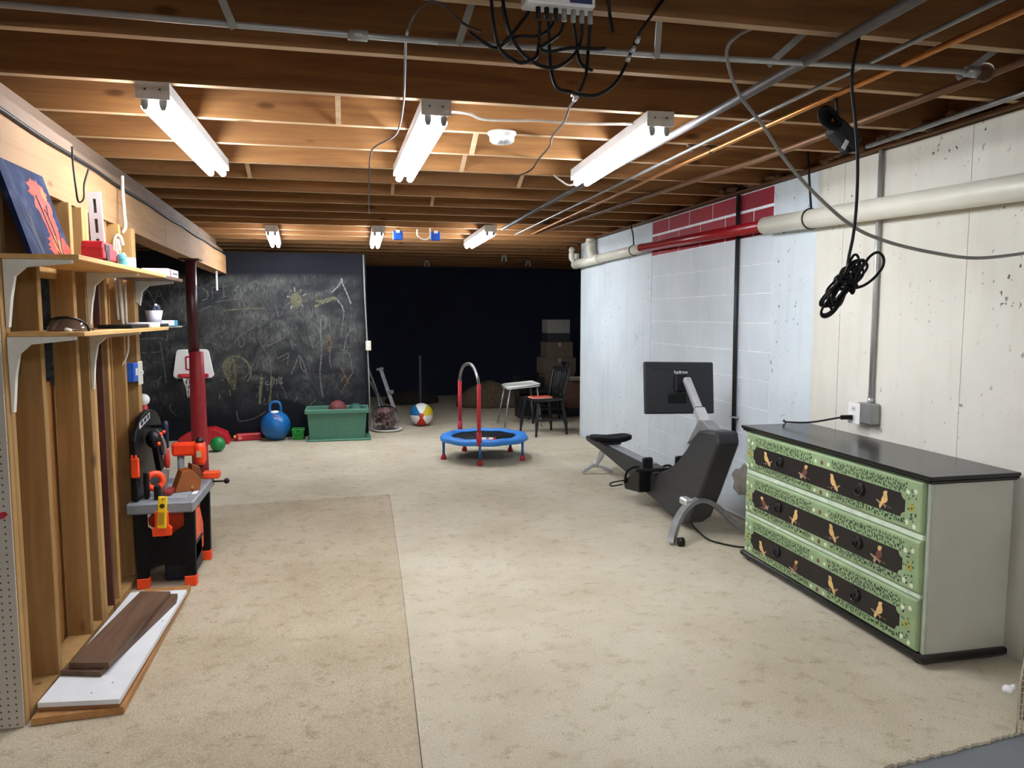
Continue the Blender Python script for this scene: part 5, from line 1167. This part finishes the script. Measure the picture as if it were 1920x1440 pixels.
MB().tube([(-.96, 3.09, 1.45), (-.962, 3.16, 1.452), (-.965, 3.2, 1.447)], .005, 6, 3).build('temple', BLACK, gg, world=True)
MB().tube([(-1.086, 3.09, 1.45), (-1.08, 3.16, 1.452), (-1.07, 3.2, 1.447)], .005, 6, 3).build('temple', BLACK, gg, world=True)
MB().tube([(-1.01, 3.04, 1.443), (-1.0, 3.02, 1.452), (-.99, 3.04, 1.443)], .006, 6, 3).build('nose_pad', WHITEP, gg, world=True)
# white pot with pens
wp = thing('white_pot', 'white pot of dark odds and ends, on the lower shelf', 'pot', (-1.0, 4.30, 1.458))
MB().lathe([(.030, 1.4595), (.033, 1.462), (.044, 1.528), (.041, 1.528), (.030, 1.464)], (-1.0, 4.30, 0), 20).build('pot', plain('pot_lilac', '#c9cbd8', 0.4), wp, world=True)
for (a, b_, c_) in ((-.02, .01, .03), (.0, -.01, .024), (.018, .006, .034)): MB().sphere((-1.0 + a, 4.30 + b_, 1.528), (.016, .016, c_), 10, 8).build('contents', plain('navy_bits', '#1c2340', 0.5), wp, world=True)
MB().sphere((-.985, 4.28, 1.556), .008, 8, 6).build('white_tip', WHITEP, wp, world=True)
one('black_case', MB().box(-1.10, -.955, 3.70, 4.005, 1.4415, 1.459, .003), BLACK, 'flat black case on the lower shelf, left of the white pot', 'case')
one('white_card_box', MB().box(-1.06, -.945, 4.01, 4.185, 1.4415, 1.466, .003), WHITEP, 'flat white box in front of the pot on the lower shelf', 'box')
one('black_case', MB().box(-1.12, -.95, 4.19, 4.40, 1.4415, 1.458, .003), BLACK, 'flat black case under the white pot on the lower shelf', 'case')
bx = thing('blue_carton', 'small blue and white carton at the end of the lower shelf', 'box', (-1.0, 4.5, 1.4415))
MB().box(-1.03, -.945, 4.41, 4.60, 1.4415, 1.474, .002).build('shell', plain('teal_card', '#2f8fb5', 0.5), bx, world=True)
MB().box(-1.0305, -.9445, 4.4095, 4.51, 1.447, 1.4745).build('white_face', WHITEP, bx, world=True)
# things between the studs
sb = thing('switch_box', 'blue switch box with a pale plate on the end stud', 'electrical box', (-1.2, 4.6, 1.1))
MB().box(-1.235, -1.165, 4.515, 4.60, 1.13, 1.235, .004).build('box', BLUEBOX, sb, world=True)
MB().box(-1.17, -1.163, 4.60, 4.69, 1.105, 1.24, .004).build('plate', IVORY, sb, world=True)
MB().box(-1.163, -1.15, 4.64, 4.652, 1.165, 1.185, .002).build('switch', WHITEP, sb, world=True)
MB().box(-1.166, -1.164, 4.545, 4.585, 1.165, 1.205).build('label', WHITEP, sb, world=True)
cl = thing('hung_jacket', 'dark blue and red jacket hanging between the studs', 'jacket', (-1.31, 4.28, 1.3))
MB().box(-1.282, -1.235, 4.22, 4.34, 1.42, 1.60, .015, seg=2).build('blue_part', plain('navy_cloth', '#1d2550', 0.9), cl, world=True)
MB().box(-1.282, -1.235, 4.22, 4.345, 1.22, 1.425, .015, seg=2).build('red_part', plain('red_cloth', '#8c1420', 0.9), cl, world=True)
MB().box(-1.282, -1.245, 4.29, 4.345, 1.12, 1.22, .012, seg=2).build('orange_part', plain('red_cloth2', '#a83a30', 0.9), cl, world=True)
one('white_paper', MB().prism([(4.19, 1.18), (4.30, 1.18), (4.32, 1.04), (4.21, .93)], 'x', -1.266, -1.262), plain('paper_white', '#d6d8da', 0.8), 'sheet of white paper hanging between the studs below the jacket', 'paper')

# ================================================================== BOARDS ON THE FLOOR
Mf = Matrix.Identity(4)
bd = MB().prism([(-1.16, 2.935), (-.852, 2.955), (-.866, 4.275), (-1.09, 4.27)], 'z', 0.0, .026).build('floor_board', wood('butcher_wood', '#9a6a3c', '#b98a58', 'y', .5, 10, 5, False))
tag(bd, 'wide light brown board lying flat on the carpet, under the white one', 'board', 'loose boards on the floor')
wb = thing('floor_board', 'white painted board lying askew on the light brown one', 'board', (-1.0, 3.5, .03), 0, 'loose boards on the floor')
MB().prism([(-1.157, 2.99), (-.866, 2.955), (-.852, 4.11), (-1.13, 4.13)], 'z', .040, .0585).build('plank', plain('white_melamine', '#d9dbdc', 0.4, noise=.04, scale=10), wb, world=True)
MB().prism([(-1.157, 2.989), (-.866, 2.954), (-.8655, 2.957), (-1.1565, 2.992)], 'z', .0265, .040).build('raw_edge', plain('raw_edge_wood', '#8a5c34', .7), wb, world=True)
MB().prism([(-1.155, 2.994), (-.868, 2.96), (-.8535, 4.105), (-1.128, 4.125)], 'z', .0265, .040).build('core', MATS['raw_edge_wood'], wb, world=True)
for (x, y) in ((-.93, 3.10), (-.985, 3.03), (-.88, 3.7)): MB().lathe([(.004, .0585), (.003, .0592)], (x, y, 0), 8).build('screw_hole', plain('hole_grey', '#55524e', .8), wb, world=True)
BRD = wood('brown_board', '#4a3526', '#6f5644', 'y', .5, 8, 8, False)
ob = MB().prism([(-1.15, 3.205), (-.99, 3.16), (-.865, 3.92), (-.875, 4.0), (-1.03, 4.02)], 'z', .0595, .080).build('floor_board', BRD)
tag(ob, 'lower of two dark brown boards on the white board', 'board', 'loose boards on the floor')
ob = MB().prism([(-1.122, 3.215), (-.965, 3.18), (-.902, 3.97), (-1.05, 4.0)], 'z', .0815, .106).build('floor_board', BRD)
tag(ob, 'upper of two dark brown boards, topmost of the pile', 'board', 'loose boards on the floor')

# ================================================================== TOY WORKBENCH
wk = thing('toy_workbench', 'black, grey and orange toy workbench beside the studs', 'workbench', (-1.02, 4.65, 0))
# legs: two end frames at y=4.36 and y=4.90
for (y0, y1) in ((4.335, 4.375), (4.79, 4.83)):
    for x0, x1 in ((-1.15, -1.095), (-.905, -.85)):
        lg = MB().prism([(x0, .055), (x1, .055), (x1 + .005 * (x0 > -1), .42), (x0 + .005 * (x0 > -1), .42)], 'y', y0, y1).build('leg', BLACKM, wk, world=True)
        MB().box(x0 - .004, x1 + .004, y0 - .004, y1 + .004, 0, .058, .003).build('foot_cap', ORANGE, lg, world=True)
    MB().prism([(-1.10, .345), (-1.00, .27), (-.90, .345), (-.90, .16), (-.93, .13), (-1.05, .13), (-1.10, .09)], 'y', y0 + .006, y1 - .006).build('end_panel', BLACKM, wk, world=True)
MB().prism([(-1.105, .375), (-1.10, .335), (-1.00, .265), (-.90, .335), (-.895, .375), (-.94, .40), (-1.06, .40)], 'y', 4.42, 4.78).build('under_bin', plain('orange_bin', '#d2401c', 0.4, noise=0.2), wk, world=True)
MB().prism([(4.40, .05), (4.78, .10), (4.80, .22), (4.70, .36), (4.5, .38), (4.42, .25)], 'x', -.905, -.885).build('side_panel', plain('orange_panel', '#ef6a4a', 0.5), wk, world=True)
MB().box(-1.19, -.845, 4.32, 4.99, .42, .482, .008).build('table_top', GREY, wk, world=True)
MB().box(-1.12, -.90, 4.40, 4.90, .482, .486, .002).build('top_recess', plain('grey_light_plastic', '#8e9396', 0.5), wk, world=True)
MB().box(-.888, -.862, 4.50, 4.64, .482, .4835).build('sticker', WHITEP, wk, world=True)
# back board with arch
ar = [(4.36, .482), (4.36, .82)] + [(4.66 - .30 * math.cos(R(a)), .80 + .155 * math.sin(R(a))) for a in range(15, 180, 15)] + [(4.96, .82), (4.96, .482)]
bbd = MB().prism(ar, 'x', -1.165, -1.135).build('back_board', BLACK, wk, world=True, bevel=.006)
MB().prism([(4.45, .872), (4.68, .905), (4.68, .94), (4.45, .907)], 'x', -1.1347, -1.134).build('white_label', plain('label_white', '#c9c9c9', .5), bbd, world=True)
for (a, b_) in ((4.48, 4.53), (4.55, 4.60), (4.62, 4.66)): MB().prism([(a, .884 + (a - 4.48) * .14), (b_, .884 + (b_ - 4.48) * .14), (b_, .907 + (b_ - 4.48) * .14), (a, .907 + (a - 4.48) * .14)], 'x', -1.1339, -1.1335).build('label_mark', DGREY, bbd, world=True)
# drill stand
ORD = plain('orange_red_plastic', '#ee3d12', 0.35, noise=0.05)
MB().cyl((-1.0, 4.80, .484), (-1.0, 4.80, .655), .020, seg=14).build('stand_post', GREY, wk, world=True)
MB().box(-1.045, -.90, 4.765, 4.835, .655, .735, .014, seg=2).build('drill_head', ORD, wk, world=True)
MB().lathe([(.026, .60), (.034, .625), (.036, .70), (.030, .735)], (-.885, 4.78, 0), 16).build('drill_motor', ORD, wk, world=True)
MB().lathe([(.024, .735), (.024, .745), (.012, .765)], (-.885, 4.78, 0), 14).build('drill_cap', BLACK, wk, world=True)
MB().lathe([(.006, .565), (.012, .585), (.02, .60)], (-.885, 4.78, 0), 12).build('drill_chuck', BLACK, wk, world=True)
MB().box(-.90, -.872, 4.742, 4.745, .65, .69).build('sticker', plain('sticker_tan', '#b5a07e', .5), wk, world=True)
# vise on the far right corner
MB().box(-.90, -.80, 4.90, 4.97, .482, .525, .006).build('vise_jaw', ORANGE, wk, world=True)
MB().tube([(-.85, 4.95, .455), (-.775, 4.95, .455)], .006, 8).build('vise_screw', BLACK, wk, world=True)
MB().sphere((-.765, 4.95, .455), .018, 12, 8).build('vise_knob', BLACK, wk, world=True)
# end holder with level
MB().prism([(-1.052, .305), (-.958, .305), (-.955, .345), (-.972, .365), (-.972, .44), (-.985, .44), (-.985, .37), (-1.025, .37), (-1.025, .44), (-1.038, .44), (-1.038, .365), (-1.055, .345)], 'y', 4.285, 4.318).build('level_holder', ORANGE, wk, world=True, bevel=.003)
lv = thing('toy_level', 'yellow toy spirit level in the orange holder of the workbench', 'toy tool', (-1.0, 4.29, .35))
Mv = Matrix.Translation((-1.002, 4.280, .352)) @ Matrix.Rotation(R(4), 4, 'Y')
MB().box(-.023, .023, -.010, .004, 0, .175, .003, Mv).build('body', YELLOW, lv, world=True)
MB().cyl(Mv @ Vector((0, -.012, .125)), Mv @ Vector((0, -.009, .125)), .013, seg=16).build('window', plain('vial_brown', '#4a3512', .3), lv, world=True)
MB().box(-.018, .012, -.0112, -.010, .02, .09, 0, Mv).build('print_block', plain('ochre_print', '#b5861a', .5), lv, world=True)
MB().bar(Mv @ Vector((-.004, -.0106, .155)), Mv @ Vector((.006, -.0106, .168)), .003, .001, (0, 1, 0)).build('print_mark', BLACK, lv, world=True)
# tools on the back board
tl = thing('toy_saw', 'black and orange toy power tool hanging on the workbench back board', 'toy tool', (-1.09, 4.55, .6))
MB().sphere((-1.085, 4.55, .80), (.045, .05, .055), 16, 10).build('motor', BLACK, tl, world=True)
MB().bar((-1.08, 4.55, .79), (-1.07, 4.60, .62), .03, .05).build('grip', BLACK, tl, world=True)
for p in ((-1.045, 4.53, .83), (-1.04, 4.58, .835), (-1.05, 4.50, .78)): MB().sphere(p, .011, 10, 6).build('button', ORANGE, tl, world=True)
MB().tube([(-1.05, 4.54, .82), (-1.04, 4.58, .76), (-1.045, 4.60, .70)], .012, 8, 4).build('grey_trim', LGREY, tl, world=True)
ga = thing('toy_tape', 'orange and black toy tape roll at the front of the workbench top', 'toy tool', (-1.07, 4.45, .486))
MB().tube([(-1.075 + .0 * k, 4.46 + .042 * math.cos(2 * pi * k / 20), .575 + .042 * math.sin(2 * pi * k / 20)) for k in range(20)], .018, 8, closed=True).bm_none(Matrix.Translation((-1.07, 4.46, 0)) @ Matrix.Rotation(R(-65), 4, 'Z') @ Matrix.Translation((1.07, -4.46, 0)), 1).build('ring', ORANGE, ga, world=True)
MB().box(-1.115, -1.09, 4.40, 4.44, .486, .64, .006).build('stand', BLACK, ga, world=True)
MB().box(-1.06, -1.03, 4.38, 4.42, .486, .565, .006).build('stand', BLACK, ga, world=True)
MB().bar((-1.035, 4.50, .50), (-1.03, 4.55, .62), .03, .03).build('grey_grip', LGREY, ga, world=True)
og = thing('orange_clip', 'flat orange toy block hanging at the left of the workbench back board', 'toy', (-1.14, 4.34, .65))
MB().box(-1.155, -1.112, 4.315, 4.335, .625, .735, .006).build('block', ORANGE, og, world=True)
for x in (-1.147, -1.128): MB().box(x - .005, x + .005, 4.318, 4.332, .735, .75, .002).build('prong', ORANGE, og, world=True)
MB().box(-1.15, -1.13, 4.335, 4.362, .67, .69).build('hook', BLACK, og, world=True)
rs = thing('toy_screwdriver', 'red handled toy screwdriver hanging beside the power tool', 'toy tool', (-1.0, 4.7, .6))
MB().lathe([(.012, .60), (.018, .62), (.016, .70), (.010, .72)], (-1.06, 4.72, 0), 12).build('handle', plain('red_orange', '#c8372c', .4), rs, world=True)
MB().lathe([(.014, .72), (.016, .86), (.010, .88)], (-1.06, 4.72, 0), 12).build('shaft', plain('navy_plastic', '#1b2238', .5), rs, world=True)
MB().box(-1.136, -1.06, 4.71, 4.73, .84, .86).build('hook', BLACK, rs, world=True)
bt = thing('brown_toy_box', 'brown faceted plastic toy house block on the workbench top', 'toy', (-.93, 4.62, .486))
BRP = plain('brown_plastic', '#8a4b20', .4, noise=.1)
Mz = Matrix.Translation((-.935, 4.60, .487)) @ Matrix.Rotation(R(25), 4, 'Z')
pz = MB().prism([(-.075, 0), (.065, 0), (.075, .06), (.02, .125), (-.03, .12)], 'y', -.05, .05); pz.v = [Mz @ v for v in pz.v]; pz.build('block', BRP, bt, world=True, bevel=.004)
pz = MB().prism([(.02, .06), (.085, .055), (.075, .13), (.03, .15)], 'y', -.03, .06); pz.v = [Mz @ v for v in pz.v]; pz.build('wing', plain('brown_dark_plastic', '#6b3512', .4), bt, world=True, bevel=.003)
MB().cyl(Mz @ Vector((.02, -.055, .025)), Mz @ Vector((.02, -.049, .025)), .010, seg=12).build('bolt', plain('bolt_brass', '#a9793e', .4, .5), bt, world=True)
one('red_toy_piece', MB().box(-1.03, -.985, 4.46, 4.55, .4865, .52, .01, seg=2), plain('dark_red', '#8a2a26', .5), 'small dark red toy piece left of the brown block on the workbench', 'toy')
nb = thing('navy_crate', 'dark navy box on the carpet under the toy workbench', 'box', (-.95, 4.5, 0))
MB().box(-1.035, -.885, 4.44, 4.74, 0, .19, .012, seg=2).build('shell', plain('navy_box', '#141a2a', .6), nb, world=True)
MB().box(-1.04, -.88, 4.435, 4.745, .165, .195, .008).build('lid', plain('navy_lid', '#1a2133', .6), nb, world=True)

# ================================================================== WIRE BASKET AT THE RIGHT EDGE
lb_ = thing('wire_rack', 'pale wire mesh rack cut off by the right edge of the picture', 'rack', (2.5, 2.1, 0))
WR = plain('pale_wire', '#b9ad97', .5)
ed = lambda z: 2.335 + .03 * (z / .36) - .012 * math.sin(z / .36 * pi)
Yr = 2.12
for i in range(8):
    MB().tube([(ed(z) + i * .024 + .002 * (i % 2), Yr + i * .004, z) for z in (0.002, .06, .12, .18, .24, .30, .36, .42)], .0022 if i else .0032, 6).build('upright_wire', WR, lb_, world=True)
for j in range(19):
    z = .012 + .0222 * j; MB().tube([(ed(z), Yr - .002, z + .004), (ed(z) + .1, Yr + .015, z - .004), (ed(z) + .19, Yr + .03, z)], .0016, 5).build('cross_wire', WR, lb_, world=True)
MB().box(2.42, 2.56, 2.18, 2.19, .002, .42).build('inner_panel', plain('basket_tan', '#6f6552', .8), lb_, world=True)
kn = MB().cyl((2.35, 2.15, .157), (2.31, 2.14, .157), .010, seg=10).sphere((2.302, 2.138, .157), .017, 12, 8).build('end_knob', WHITEP, lb_, world=True)

one('pale_strip', MB().box(-1.415, -1.395, 8.90, 8.905, 1.78, 1.998), WHITEP, 'short pale strip hanging under the far end of the left beam', 'strip')
